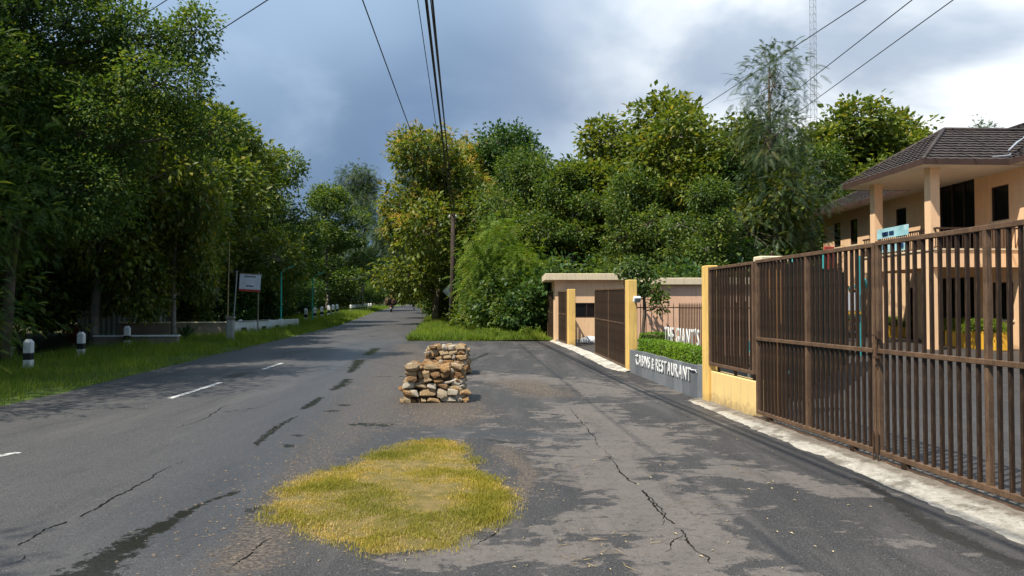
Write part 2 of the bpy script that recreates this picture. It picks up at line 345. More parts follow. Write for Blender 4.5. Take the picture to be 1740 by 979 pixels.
def kerb_mat():
    m, n, out = newmat('broken_limewashed_kerb'); co = n.n('ShaderNodeTexCoord').outputs['Object']; sp = n.n('ShaderNodeSeparateXYZ', i_Vector=co)
    d = n.m('SUBTRACT', 3.43, n.m('ADD', sp.outputs[0], n.m('MULTIPLY', n.m('SUBTRACT', sp.outputs[1], 10.5), .0945)))   # distance from the gate line
    a = n.noise(co, 1.6, 7, .7); b = n.noise(co, 9, 8, .75); c_ = n.noise(co, 45, 4, .7)
    base = n.mix(n.ss(b, .35, .65), (.52, .49, .43), (.34, .31, .26))
    inner = n.ss(n.m('ADD', d, n.m('MULTIPLY', n.m('SUBTRACT', b, .5), .35)), .13, .20)
    c = n.mix(inner, n.mix(n.ss(b, .4, .6), (.17, .145, .115), (.26, .23, .19)), base)
    c = n.mix(n.m('MULTIPLY', n.ss(a, .50, .60), .75), c, (.14, .12, .10)); c = n.mix(n.m('MULTIPLY', n.ss(c_, .52, .68), .5), c, (.10, .085, .07))
    p = n.n('ShaderNodeBsdfPrincipled'); n.put(p.inputs['Base Color'], c); p.inputs['Roughness'].default_value = .9; p.inputs['Specular IOR Level'].default_value = .2
    bp = n.n('ShaderNodeBump'); bp.inputs['Strength'].default_value = 1; bp.inputs['Distance'].default_value = .02; n.put(bp.inputs['Height'], n.m('ADD', b, n.m('MULTIPLY', c_, .5))); n.put(p.inputs['Normal'], bp.outputs[0])
    n.put(out.inputs[0], p.outputs[0]); return m
M_KERB = kerb_mat()
M_LINE = None
def line_mat():
    m, n, out = newmat('worn_road_paint'); co = n.n('ShaderNodeTexCoord').outputs['Object']
    f = n.ss(n.noise(co, 14, 6, .7), .40, .56)
    c = n.mix(f, (.16, .16, .155), (.62, .62, .60))
    p = n.n('ShaderNodeBsdfPrincipled'); n.put(p.inputs['Base Color'], c); p.inputs['Roughness'].default_value = .7
    n.put(out.inputs[0], p.outputs[0]); return m
M_LINE = line_mat()

# ------------------------------------------------------------------ ground sheets
RL = [(-8, -6.7), (12, -8.2), (22.4, -9.0), (29.8, -9.4), (44.2, -10.3), (58.9, -12.1), (79, -14.7), (99.8, -16.8), (127.5, -19.3), (150, -20.4), (175, -19.5), (210, -12), (240, 2)]
RR = [(-8, -1.2), (4.4, -1.8), (7.3, -2.25), (10.2, -2.6), (13, -3.1), (23.4, -3.9), (31.3, -4.19), (40.3, -4.95), (58.9, -6.6), (90, -9.3), (127.5, -12.4), (150, -13.6), (175, -12.5), (210, -5), (240, 9)]
def interp(P, y): return np.interp(y, [p[0] for p in P], [p[1] for p in P])
FENCE = lambda y: 3.43 - .0945 * (y - 10.5)
# the line on which walls, gate and pillars stand
FL = [(-8, FENCE(-8)), (12.6, FENCE(12.6)), (13, 3.2), (17.6, 2.78), (22.3, 2.51), (27, 2.06), (31, 1.5), (34, 1.2)]
def segdist(X, Y, pts, wid):
    """1 on a polyline, falling to 0 at the given width (metres, one per point or one for all)"""
    out = np.zeros_like(X)
    if not hasattr(wid, '__len__'): wid = [wid] * len(pts)
    if len(pts) == 1: return np.clip(1.1 - .55 * np.hypot(X - pts[0][0], Y - pts[0][1]) / wid[0], 0, 1)
    for (a, b, w0, w1) in zip(pts[:-1], pts[1:], wid[:-1], wid[1:]):
        dx, dy = b[0] - a[0], b[1] - a[1]; L = dx * dx + dy * dy + 1e-9
        t = np.clip(((X - a[0]) * dx + (Y - a[1]) * dy) / L, 0, 1)
        d = np.hypot(X - a[0] - t * dx, Y - a[1] - t * dy); out = np.maximum(out, np.clip(1.1 - .6 * d / (w0 + (w1 - w0) * t), 0, 1))
    return out
G = ground
WET = [([G(434, 757), G(462, 732), G(484, 718), G(505, 707)], [.04, .07, .06, .03]), ([G(514, 695), G(528, 688), G(545, 675)], [.06, .11, .08]), ([G(568, 662), G(582, 654), G(592, 644)], [.10, .16, .12]), ([G(597, 632), G(612, 612)], [.10, .22]), ([G(625, 603), G(640, 592)], .2),
       ([G(150, 975), G(230, 918), G(300, 880), G(350, 852), G(405, 834)], [.20, .15, .10, .03, .06]),
       ([G(510, 739)], [.10]), ([G(493, 757)], [.11]), ([G(566, 698)], [.13]), ([G(586, 688)], [.13]), ([G(440, 862)], [.10]), ([G(500, 786)], [.05]),
       ([G(610, 720), G(655, 722)], [.17, .15]), ([G(795, 615), G(830, 600)], .1),
       ([G(1455, 812), G(1530, 858), G(1600, 903), G(1650, 925), G(1720, 955)], [.05, .10, .11, .09, .10]),
       ([G(395, 640), G(420, 634)], .25), ([G(480, 602), G(560, 590)], .22), ([G(570, 570), G(690, 573)], [.12, .1]), ([G(380, 700), G(430, 693)], .03), ([G(640, 640), G(700, 640)], .05), ([G(820, 745), G(870, 752)], .06), ([G(900, 700), G(960, 705)], .05)]
GRIT = [([G(655, 600), G(640, 650), G(625, 700), G(540, 775), G(480, 850), G(420, 950)], [.9, .9, .8, .35, .22, .25]),
        ([G(690, 585), G(760, 700), G(740, 715)], [.5, .8, .6]), ([G(850, 760), G(900, 800), G(880, 850)], [.16, .12, .08]), ([G(880, 650), G(930, 670)], [.7, .6])]
SMOOTH = [([G(520, 780), G(560, 680), G(610, 620), G(640, 585)], [.9, 1.0, 1.0, 1.2]), ([G(300, 900), G(430, 800)], .5), ([G(760, 735), G(1000, 740)], .2)]
PATCH = [([G(980, 690), G(1040, 740), G(1070, 800), G(1110, 860), G(1170, 930), G(1200, 1000)], [.5, .7, .65, .6, .5, .5]), ([G(760, 935), G(1000, 930)], .2), ([G(820, 640), G(1050, 660)], .8), ([G(1230, 800), G(1430, 830)], .25)]
def masks(X, Y):
    r = {}
    for k, L in (('wet', WET), ('grit', GRIT), ('smooth', SMOOTH), ('patch', PATCH)):
        a = np.zeros_like(X)
        for pts, wd in L: a = np.maximum(a, segdist(X, Y, pts, wd))
        r[k] = a.ravel()
    return r
def sheet(name, ys, xl, xr, nx, mat, dz=0.0, bump=0.0, mk=True, seed=0, edge=0.0):
    ys = np.asarray(ys); t = np.linspace(0, 1, nx)
    XL, XR_ = xl(ys), xr(ys)
    if edge:
        rng = np.random.RandomState(seed + 5)
        e = np.array([mnoise.noise(Vector((y * .9, seed, 0))) + .5 * mnoise.noise(Vector((y * 3.1, seed + 3, 0))) for y in ys]) * edge
        XR_ = XR_ + e if edge > 0 else XR_; XL = XL - e if edge < 0 else XL
    X = XL[:, None] + (XR_ - XL)[:, None] * t[None]; Y = np.repeat(ys[:, None], nx, 1)
    Z = gzv(Y) + dz
    if bump:
        nz = np.array([[mnoise.noise(Vector((x * .5, y * .5, seed))) for x, y in zip(rx, ry)] for rx, ry in zip(X, Y)]); Z = Z + nz * bump
    if edge: Z[:, -1 if edge > 0 else 0] -= dz + .02; Z[:, -2 if edge > 0 else 1] -= dz * .3
    V = np.stack([X, Y, Z], -1).reshape(-1, 3); ny = len(ys)
    i = np.arange(ny - 1)[:, None] * nx + np.arange(nx - 1)[None]; F = np.stack([i, i + 1, i + nx + 1, i + nx], -1).reshape(-1, 4)
    me = np_mesh(name, V, F, mat, vattr=masks(X, Y) if mk else None, smooth=True)
    return tag(link(name, me), kind='structure')
near = np.concatenate([np.arange(-6, 3.5, .5), np.arange(3.5, 13, .07), np.arange(13, 30, .16), np.arange(30, 60, .6), np.arange(60, 240, 3)])
o = sheet('road', near, lambda y: interp(RL, y), lambda y: interp(RR, y), 95, M_ROAD)
o = sheet('forecourt', near[near < 33.4], lambda y: interp(RR, y), lambda y: interp(FL, y) + .12, 90, M_FORE)
cy_ = np.concatenate([np.arange(-6, 45, .5)])
sheet('courtyard_paving', cy_, lambda y: interp(FL, y) + .12, lambda y: interp(FL, y) + 42, 60, M_YARD, dz=-.006)
# terrain to the horizon
ty = np.concatenate([np.linspace(-120, -10, 8), np.arange(-6, 60, 3), np.arange(60, 260, 10), [300, 400, 600, 1000, 1800]])
tx = np.concatenate([[-1500, -700, -300, -150], np.arange(-80, 81, 4), [150, 300, 700, 1500]])
XX, YY = np.meshgrid(tx, ty); ZZ = gzv(np.minimum(YY, 260)) - .06 - .10 * (XX < -11)
V = np.stack([XX, YY, ZZ], -1).reshape(-1, 3); nx = len(tx); i = np.arange(len(ty) - 1)[:, None] * nx + np.arange(nx - 1)[None]
tag(link('terrain', np_mesh('terrain', V, np.stack([i, i + 1, i + nx + 1, i + nx], -1).reshape(-1, 4), M_TERR, smooth=True)), kind='structure')
vy = np.concatenate([np.arange(2, 60, .35), np.arange(60, 200, 4)])
LW = [(2, 3.2), (12, 3.4), (18, 3.4), (22, 4.0), (30, 3.4), (44, 3.6), (60, 4.5), (130, 4.0)]
sheet('grass_verge', vy, lambda y: interp(RL, y) - interp(LW, y) - 1.5, lambda y: interp(RL, y) + .05, 22, M_VERGE, dz=.03, bump=.05, mk=False, seed=3, edge=.28)
ry = np.concatenate([np.arange(29.6, 60, .35), np.arange(60, 180, 4)])
def rvl(y): return interp(RR, y) - .04
def rvr(y): return np.where(y < 34, 1.7, interp(RR, y) + 7.0)
sheet('roadside_verge', ry, rvl, rvr, 26, M_VERGE, dz=.04, bump=.05, mk=False, seed=9, edge=-.25)

# cracks, ribbons just above the asphalt
def ribbon(name, pts, wfun, mat, dz, jag=.0, step=.04, seed=0):
    rng = random.Random(seed); P = []
    for a, b in zip(pts[:-1], pts[1:]):
        L = math.dist(a, b); n = max(1, int(L / step))
        for k in range(n): P.append((a[0] + (b[0] - a[0]) * k / n, a[1] + (b[1] - a[1]) * k / n))
    P.append(pts[-1]); vs = []; off = 0
    for i, p in enumerate(P):
        q = P[min(i + 1, len(P) - 1)]; q0 = P[max(i - 1, 0)]; dx, dy = q[0] - q0[0], q[1] - q0[1]; L = math.hypot(dx, dy) + 1e-9; nx_, ny_ = -dy / L, dx / L
        off = off * .8 + rng.uniform(-1, 1) * jag; w_ = wfun(i / max(1, len(P) - 1)) * rng.uniform(.25 if jag else 1, 1.3 if jag else 1)
        for s_ in (-1, 1): x, y = p[0] + nx_ * (off + s_ * w_ / 2), p[1] + ny_ * (off + s_ * w_ / 2); vs.append((x, y, gz(y) + dz))
    gap = lambda i: jag and mnoise.noise(Vector((i * .13, seed * 3.1, 0))) > .28
    mb = MB(); mb.add(vs, [(2 * i, 2 * i + 1, 2 * i + 3, 2 * i + 2) for i in range(len(P) - 1) if not gap(i)])
    return tag(mb.build(name, mat), kind='structure')
crk = [[(0, 942), (60, 915), (85, 897), (150, 872), (190, 852), (240, 822), (270, 802), (312, 783)], [(340, 716), (365, 702), (386, 688)], [(300, 727), (345, 714)],
       [(1035, 775), (1055, 808), (1085, 826), (1105, 852), (1130, 878), (1160, 905), (1168, 925), (1195, 945), (1215, 972)], [(0, 968), (30, 958), (52, 940)],
       [(965, 690), (985, 712), (1010, 745), (1036, 778)], [(1090, 830), (1128, 872), (1125, 890)], [(1160, 905), (1140, 925), (1130, 935)], [(360, 979), (420, 940), (470, 905)], [(800, 925), (840, 905), (848, 893)],
       [(560, 571), (640, 574), (690, 575)], [(455, 600), (520, 596)]]
for k, c in enumerate(crk):
    ribbon('road_crack', [G(*p) for p in c], lambda t, k=k: (.015 if k in (0, 1, 3) else .008) * (0.35 + math.sin(math.pi * min(max(t, .03), .97))) * (3 if k > 9 else 1), M_CRACK, .004, .013 if k < 10 else .02, .03 if k < 10 else .2, k)
for k, (a, b) in enumerate((((-110, 795), (36, 768)), ((290, 677), (376, 650)), ((447, 628), (480, 617)))):
    A, B = G(*a), G(*b); ribbon('centre_line_dash', [A, B], lambda t: .11, M_LINE, .005, 0, .1)

# ------------------------------------------------------------------ scatter tools
def inpoly(X, Y, poly):
    c = np.zeros(len(X), bool); n = len(poly)
    for i in range(n):
        x1, y1 = poly[i]; x2, y2 = poly[(i + 1) % n]
        k = ((y1 > Y) != (y2 > Y)) & (X < (x2 - x1) * (Y - y1) / (y2 - y1 + 1e-12) + x1); c ^= k
    return c
def blades(name, X, Y, Z, h, wd, lean, mat, rng, seg=2, bias=None):
    """curved tapering blades; h, wd arrays"""
    n = len(X); a = rng.uniform(0, 2 * np.pi, n); fa = rng.uniform(0, 2 * np.pi, n); ln = rng.uniform(.1, 1, n) * lean
    sx, sy = np.cos(fa) * wd / 2, np.sin(fa) * wd / 2; dx, dy = np.cos(a) * ln * h, np.sin(a) * ln * h
    hz = h * np.sqrt(np.clip(1 - (ln * .8) ** 2, .15, 1))
    if seg == 1:
        V = np.stack([np.stack([X - sx, Y - sy, Z], -1), np.stack([X + sx, Y + sy, Z], -1), np.stack([X + dx, Y + dy, Z + hz], -1)], 1)
        F = np.arange(n * 3).reshape(n, 3); rv = rng.rand(n)
    else:
        mx, my = X + dx * .3, Y + dy * .3
        V = np.stack([np.stack([X - sx, Y - sy, Z], -1), np.stack([X + sx, Y + sy, Z], -1), np.stack([mx + sx * .8, my + sy * .8, Z + hz * .6], -1), np.stack([mx - sx * .8, my - sy * .8, Z + hz * .6], -1), np.stack([X + dx, Y + dy, Z + hz], -1)], 1)
        b = np.arange(n)[:, None] * 5; F = np.concatenate([b + [0, 1, 2], b + [0, 2, 3], b + [3, 2, 4]], 1).reshape(-1, 3); rv = np.repeat(rng.rand(n) if bias is None else np.clip(bias * .55 + rng.rand(n) * .5, 0, 1), 3)
    me = np_mesh(name, V.reshape(-1, 3), F, mat, fattr={'rnd': rv})
    return link(name, me)
rng = np.random.RandomState(3)
# the worn turf island in the forecourt
tp = [(470, 838), (500, 815), (555, 800), (600, 790), (635, 770), (690, 752), (735, 748), (780, 750), (790, 768), (812, 785), (808, 803), (850, 818), (880, 838), (872, 870), (855, 890), (800, 905), (770, 932), (700, 935), (630, 946), (600, 925), (545, 918), (510, 900), (480, 888), (458, 890), (462, 860)]
TP = [G(*p) for p in tp]
cxp, cyp = sum(p[0] for p in TP) / len(TP), sum(p[1] for p in TP) / len(TP)
def turf_mesh():
    V = [(cxp, cyp, .024)]; F = []; NR, NA = 7, 220
    def edge(a):
        d = (math.cos(a), math.sin(a)); best = 1
        for i in range(len(TP)):
            x1, y1 = TP[i][0] - cxp, TP[i][1] - cyp; x2, y2 = TP[(i + 1) % len(TP)][0] - cxp, TP[(i + 1) % len(TP)][1] - cyp
            dn = d[0] * (y2 - y1) - d[1] * (x2 - x1)
            if abs(dn) < 1e-9: continue
            t = (x1 * (y2 - y1) - y1 * (x2 - x1)) / dn; s_ = (x1 * d[1] - y1 * d[0]) / dn
            if t > 0 and -.001 <= s_ <= 1.001: best = t
        return best
    for r in range(1, NR + 1):
        for k in range(NA):
            a = 2 * math.pi * k / NA; e = edge(a) * (.985 + .07 * mnoise.noise(Vector((math.cos(a) * 5, math.sin(a) * 5, 0))) + .05 * mnoise.noise(Vector((math.cos(a) * 16, math.sin(a) * 16, 4)))); q = r / NR
            V.append((cxp + math.cos(a) * e * q, cyp + math.sin(a) * e * q, -.004 if r == NR else .022 - .014 * q ** 3 + .008 * mnoise.noise(Vector((math.cos(a) * e * q * 5, math.sin(a) * e * q * 5, 0)))))
    for k in range(NA):
        F.append((0, 1 + k, 1 + (k + 1) % NA))
        for r in range(NR - 1):
            a = 1 + r * NA + k; b = 1 + r * NA + (k + 1) % NA; F.append((a, a + NA, b + NA, b))
    mb = MB(); mb.add(V, F); return mb.mesh('turf_mound', M_TURFB, True)
tag(link('turf_mound', turf_mesh()), kind='structure')
N = 150000; bx0, bx1 = min(p[0] for p in TP) - .08, max(p[0] for p in TP) + .08; by0, by1 = min(p[1] for p in TP) - .08, max(p[1] for p in TP) + .08
X = rng.uniform(bx0, bx1, N); Y = rng.uniform(by0, by1, N)
k = inpoly(X + rng.normal(0, .065, N), Y + rng.normal(0, .065, N), TP)
dn = np.array([mnoise.noise(Vector((x * 2.2, y * 2.2, 5))) for x, y in zip(X, Y)]); d2 = np.array([mnoise.noise(Vector((x * 7, y * 7, 9))) for x, y in zip(X, Y)]); k &= (rng.rand(N) < np.clip(.74 + dn * .6 + d2 * 1.1, .06, 1))
X, Y, dn, d2 = X[k], Y[k], dn[k], d2[k]
TURF_BIAS = np.clip(.62 - dn * 1.0 - d2 * .3, 0, 1)
o = blades('worn_turf_grass', X, Y, np.full(len(X), .012), rng.uniform(.010, .034, len(X)) * (1 + dn * .9), rng.uniform(.003, .007, len(X)), .95, M_TURF, rng, 2, TURF_BIAS)
tag(o, 'yellowing patch of worn grass in the middle of the asphalt forecourt', 'grass', kind='stuff')
# verge grass
def verge_grass(name, n, ylo, yhi, xl, xr, hh, ww, label, power=1.6, mat=M_GRASS):
    t = rng.rand(n) ** power; Y = ylo + (yhi - ylo) * t; u = rng.rand(n); X = xl(Y) + (xr(Y) - xl(Y)) * u
    cl = np.array([mnoise.noise(Vector((x * .8, y * .8, 2))) for x, y in zip(X, Y)])
    k = rng.rand(n) < np.clip(.75 + cl, .2, 1); X, Y, cl, u = X[k], Y[k], cl[k], u[k]
    sc_ = 1 + np.clip(Y - 15, 0, 90) / 40
    h = rng.uniform(hh[0], hh[1], len(X)) * (1 + cl * .7) * np.clip(sc_, 1, 1.4) * np.where(u > .93, .5, 1); wd = rng.uniform(*ww, len(X)) * sc_
    return tag(blades(name, X, Y, gzv(Y) + .02, h, wd, .75, mat, rng, 1), label, 'grass', kind='stuff')
verge_grass('verge_grass', 150000, 8, 110, lambda y: interp(RL, y) - interp(LW, y) - .9, lambda y: interp(RL, y) + .04, (.06, .26), (.008, .018), 'long green grass growing along the left road edge')
verge_grass('verge_grass', 90000, 29.75, 120, rvl, lambda y: np.where(y < 34, 1.7, interp(RR, y) + 5.5), (.10, .26), (.014, .03), 'sunlit green grass on the verge beyond the stone piles')
# pebbles and litter
def pebbles(name, pts, sizes, mat, label, cat):
    V = []; F = []; oc = np.array([(1, 0, 0), (-1, 0, 0), (0, 1, 0), (0, -1, 0), (0, 0, 1), (0, 0, -1)], float); of = [(4, 0, 2), (4, 2, 1), (4, 1, 3), (4, 3, 0), (5, 2, 0), (5, 1, 2), (5, 3, 1), (5, 0, 3)]
    for (x, y), s_ in zip(pts, sizes):
        b = len(V); M = oc * rng.uniform(.6, 1.3, (6, 1)) * [s_, s_ * .8, s_ * .55]; V += [(x + p[0], y + p[1], gz(y) + s_ * .15 + p[2]) for p in M]; F += [tuple(i + b for i in f) for f in of]
    mb = MB(); mb.add(V, F); o = mb.build(name, mat); return tag(o, label, cat, kind='stuff')
pts = []; sz = []
for poly, n, s0 in ((GRIT[0][0], 1500, .014), (GRIT[1][0], 900, .016), (GRIT[2][0], 500, .010), (GRIT[3][0], 500, .014)):
    for _ in range(n):
        i = rng.randint(len(poly) - 1); t = rng.rand(); a, b = poly[i], poly[i + 1]
        wd_ = .45 if n > 600 else .2
        pts.append((a[0] + (b[0] - a[0]) * t + rng.normal(0, wd_), a[1] + (b[1] - a[1]) * t + rng.normal(0, wd_))); sz.append(s0 * rng.uniform(.3, 1.3))
M_GRAV = paint('gravel', (.15, .12, .095), .9, .2, .35, 30, (.32, .26, .19), .6)
pebbles('loose_gravel', pts, sz, M_GRAV, 'loose brown grit between the road and the forecourt', 'gravel')
lv = []; lf = []
litter = [(1040, 775), (1120, 790), (1180, 802), (1232, 730), (1304, 820), (1310, 817), (1353, 836), (1438, 857), (970, 605), (815, 660), (1000, 960), (1105, 915), (1145, 905), (985, 898), (1035, 965), (890, 912), (1235, 920), (1270, 830), (1155, 758), (960, 730), (880, 880), (1020, 940), (1300, 880), (1410, 935), (1180, 975), (690, 950), (740, 700), (865, 812), (620, 700), (545, 950), (90, 705), (215, 715), (330, 750), (400, 905), (480, 960), (250, 690)]
for (u, v) in litter + [(rng.uniform(820, 1500), rng.uniform(640, 979)) for _ in range(70)]:
    x, y = G(u, v); s_ = rng.uniform(.006, .016); a = rng.uniform(0, 6.28); b = len(lv)
    if x > FENCE(y) - .5: continue
    for p in ((-1.3, 0, .004), (0, -.55, .012), (1.3, 0, .006), (0, .55, .012)): lv.append((x + s_ * (p[0] * math.cos(a) - p[1] * math.sin(a)), y + s_ * (p[0] * math.sin(a) + p[1] * math.cos(a)), gz(y) + p[2]))
    lf += [(b, b + 1, b + 2), (b, b + 2, b + 3)]
mb = MB(); mb.add(lv, lf); tag(mb.build('leaf_litter', M_LITTER), 'pale fallen leaves scattered over the dark forecourt', 'leaves', kind='stuff')
mb = MB()
for k in range(26):
    u, v = (rng.uniform(960, 1060), rng.uniform(905, 955)) if k < 14 else (rng.uniform(850, 1300), rng.uniform(760, 970)); x, y = G(u, v); a = rng.uniform(0, 6.28); L = rng.uniform(.05, .16)
    mb.tube([(x, y, .006), (x + math.cos(a) * L * .5, y + math.sin(a) * L * .5, .012), (x + math.cos(a + .4) * L, y + math.sin(a + .4) * L, .006)], [.0022, .002, .001], 3)
tag(mb.build('fallen_twigs', M_BAMBOO), 'dry twigs lying on the forecourt asphalt', 'twigs', kind='stuff')

# ------------------------------------------------------------------ vegetation
def rand_dirs(n, rng):
    v = rng.normal(size=(n, 3)); return v / np.linalg.norm(v, axis=1, keepdims=True)
def leaves_at(C, D, L, Wd, rng, roll=1.0):
    """broad leaves: base C, direction D, folded along the midrib (2 triangles each)"""
    n = len(C); up = np.array([0, 0, 1.0]) + rng.normal(0, .45 * roll, (n, 3)); S_ = np.cross(D, up); S_ /= np.linalg.norm(S_, axis=1, keepdims=True) + 1e-9
    Nn = np.cross(S_, D); L = L[:, None]; Wd = Wd[:, None]
    mid = C + D * L * .48
    V = np.stack([C, mid + S_ * Wd * .5 + Nn * Wd * .13, C + D * L - Nn * L * .14, mid - S_ * Wd * .5 + Nn * Wd * .13], 1).reshape(-1, 3)
    b = np.arange(n)[:, None] * 4; F = np.concatenate([b + [0, 1, 2], b + [0, 2, 3]], 1).reshape(-1, 3)
    return V, F, np.repeat(rng.rand(n), 2)
def fronds_at(C, D, L, rng, pairs=10, pin=.29, wid=.058):
    """pinnate leaves: a drooping rachis with pairs of narrow leaflets (1 triangle each)"""
    n = len(C); up = np.array([0, 0, 1.0]) + rng.normal(0, .3, (n, 3)); S_ = np.cross(D, up); S_ /= np.linalg.norm(S_, axis=1, keepdims=True) + 1e-9
    Nn = np.cross(S_, D); Vs = []; L = L[:, None]
    for k in range(pairs):
        t = (k + .7) / pairs; p = C + D * L * t - np.array([0, 0, 1.0]) * L * .35 * t * t
        ln = L * pin * (1 - abs(t - .45) * 1.0)
        for s_ in (-1, 1):
            e = p + (S_ * s_ * .85 + D * .5) * ln - Nn * ln * .2
            Vs.append(np.stack([p - D * L * wid * .5, p + D * L * wid * .5, e], 1))
    m = len(Vs); V = np.stack(Vs, 1).reshape(-1, 3); F = np.arange(n * m * 3).reshape(-1, 3)
    return V, F, np.repeat(rng.rand(n), m)
def tree_meshes(name, kind, seed, H, trunk_h, lobes, tips, per, leafL, mat, tr=.16, bark=None, lean=(0, 0), flower=0.0, spread=.3, droop=.25, bare=.25):
    """lobes: (x, y, z, rx, rz). Returns trunk mesh and crown mesh."""
    rng = np.random.RandomState(seed); rr = random.Random(seed); mb = MB()
    top = Vector((lean[0], lean[1], trunk_h)); base = [Vector((0, 0, -.15)), Vector((lean[0] * .25 + rr.uniform(-.1, .1), lean[1] * .25 + rr.uniform(-.1, .1), trunk_h * .35)), Vector((lean[0] * .6, lean[1] * .6, trunk_h * .7)), top]
    zt = max(l[2] for l in lobes); tt = Vector((lean[0] * 1.3 + rr.uniform(-.3, .3), lean[1] * 1.3 + rr.uniform(-.3, .3), zt))
    mb.tube(base + [top.lerp(tt, .5) + Vector((rr.uniform(-.2, .2), rr.uniform(-.2, .2), 0)), tt], [tr * 1.25, tr, tr * .9, tr * .8, tr * .5, tr * .15], 8)
    T = []; RD = []
    vol = np.array([l[3] ** 2 * l[4] for l in lobes]) ** .75; cnt = np.maximum(6, (tips * vol / vol.sum()).astype(int))
    for l, c in zip(lobes, cnt):
        cc = Vector(l[:3]); st = base[2].lerp(tt, min(.95, max(0.0, (l[2] - trunk_h * .7 - l[3] * .7) / max(.1, zt - trunk_h * .7))))
        mid = st.lerp(cc, .5) + Vector((rr.uniform(-.3, .3), rr.uniform(-.3, .3), -.1 * l[3]))
        mb.tube([st, mid, cc], [tr * .42, tr * .30, tr * .14], 5)
        d = rand_dirs(c, rng); rad = rng.uniform(.25, 1, c) ** .45; rad *= 1 + rng.normal(0, .10, c)
        P = np.array(l[:3]) + d * rad[:, None] * np.array([l[3], l[3], l[4]])
        T.append(P); RD.append(d)
        for k in range(0, c, max(1, int(1 / bare) * 2)):
            p = Vector(P[k]); q = cc.lerp(p, .5) + Vector((rr.uniform(-.15, .15), rr.uniform(-.15, .15), rr.uniform(-.1, .2)))
            mb.tube([cc, q, p], [tr * .13, tr * .08, .008], 3, cap=False)
    T = np.concatenate(T); RD = np.concatenate(RD); k = T[:, 2] > .15; T, RD = T[k], RD[k]
    n = len(T); idx = np.repeat(np.arange(n), per); m = len(idx)
    off = rand_dirs(m, rng); pos = T[idx] + off * rng.uniform(.1, 1, (m, 1)) * spread
    D = off * .9 + RD[idx] * .5 + np.array([0, 0, -droop]) + rng.normal(0, .2, (m, 3)); D /= np.linalg.norm(D, axis=1, keepdims=True)
    if kind == 'broad': V, F, r = leaves_at(pos, D, leafL * rng.uniform(.55, 1.25, m), leafL * rng.uniform(.4, .72, m), rng)
    elif kind == 'frond': V, F, r = fronds_at(pos, D, leafL * rng.uniform(.7, 1.2, m), rng)
    elif kind == 'fine': V, F, r = fronds_at(pos, D, leafL * rng.uniform(.7, 1.2, m), rng, 5, .5, .10)
    mi = np.zeros(len(F), int); mats = [mat]
    if flower:
        mats.append(M_FLOW); hi = np.where((T[:, 2] > np.percentile(T[:, 2], 35)) & (rng.rand(n) < flower))[0]
        idx = np.repeat(hi, 26); m = len(idx); off = rand_dirs(m, rng) * rng.uniform(.1, 1, (m, 1)) * [.3, .3, .22]; pos = T[idx] + off + RD[idx] * .28 + [0, 0, .2]
        D = rand_dirs(m, rng); V2, F2, r2 = leaves_at(pos, D, rng.uniform(.05, .12, m), rng.uniform(.04, .08, m), rng)
        F = np.concatenate([F, F2 + len(V)]); V = np.concatenate([V, V2]); r = np.concatenate([r, r2]); mi = np.concatenate([mi, np.ones(len(F2), int)])
    return mb.mesh(name + '_trunk', bark or M_BARK, True), np_mesh(name + '_crown', V, F, mats, fattr={'rnd': r}, mi=mi)
def lobes_round(seed, H, z0, Rr, n):
    """uneven column of lobes from z0 to H"""
    r = random.Random(seed); L = []
    for k in range(n):
        t = (k + .5) / n; z = z0 + (H - z0) * (t * .92 + .02); prof = math.sin(math.pi * min(1, (.25 + t * .74))) ** .5 * Rr; z += r.uniform(-.5, .5)
        a = k * 2.4 + r.uniform(-.8, .8); rad = r.uniform(.35, .95) * prof; lr = r.uniform(.32, .60) * Rr * (1.05 - .30 * t)
        L.append((math.cos(a) * rad, math.sin(a) * rad, z, lr, lr * r.uniform(.65, .9)))
    L.append((0, 0, H - Rr * .35, Rr * .42, Rr * .4)); return L
VAR = {}
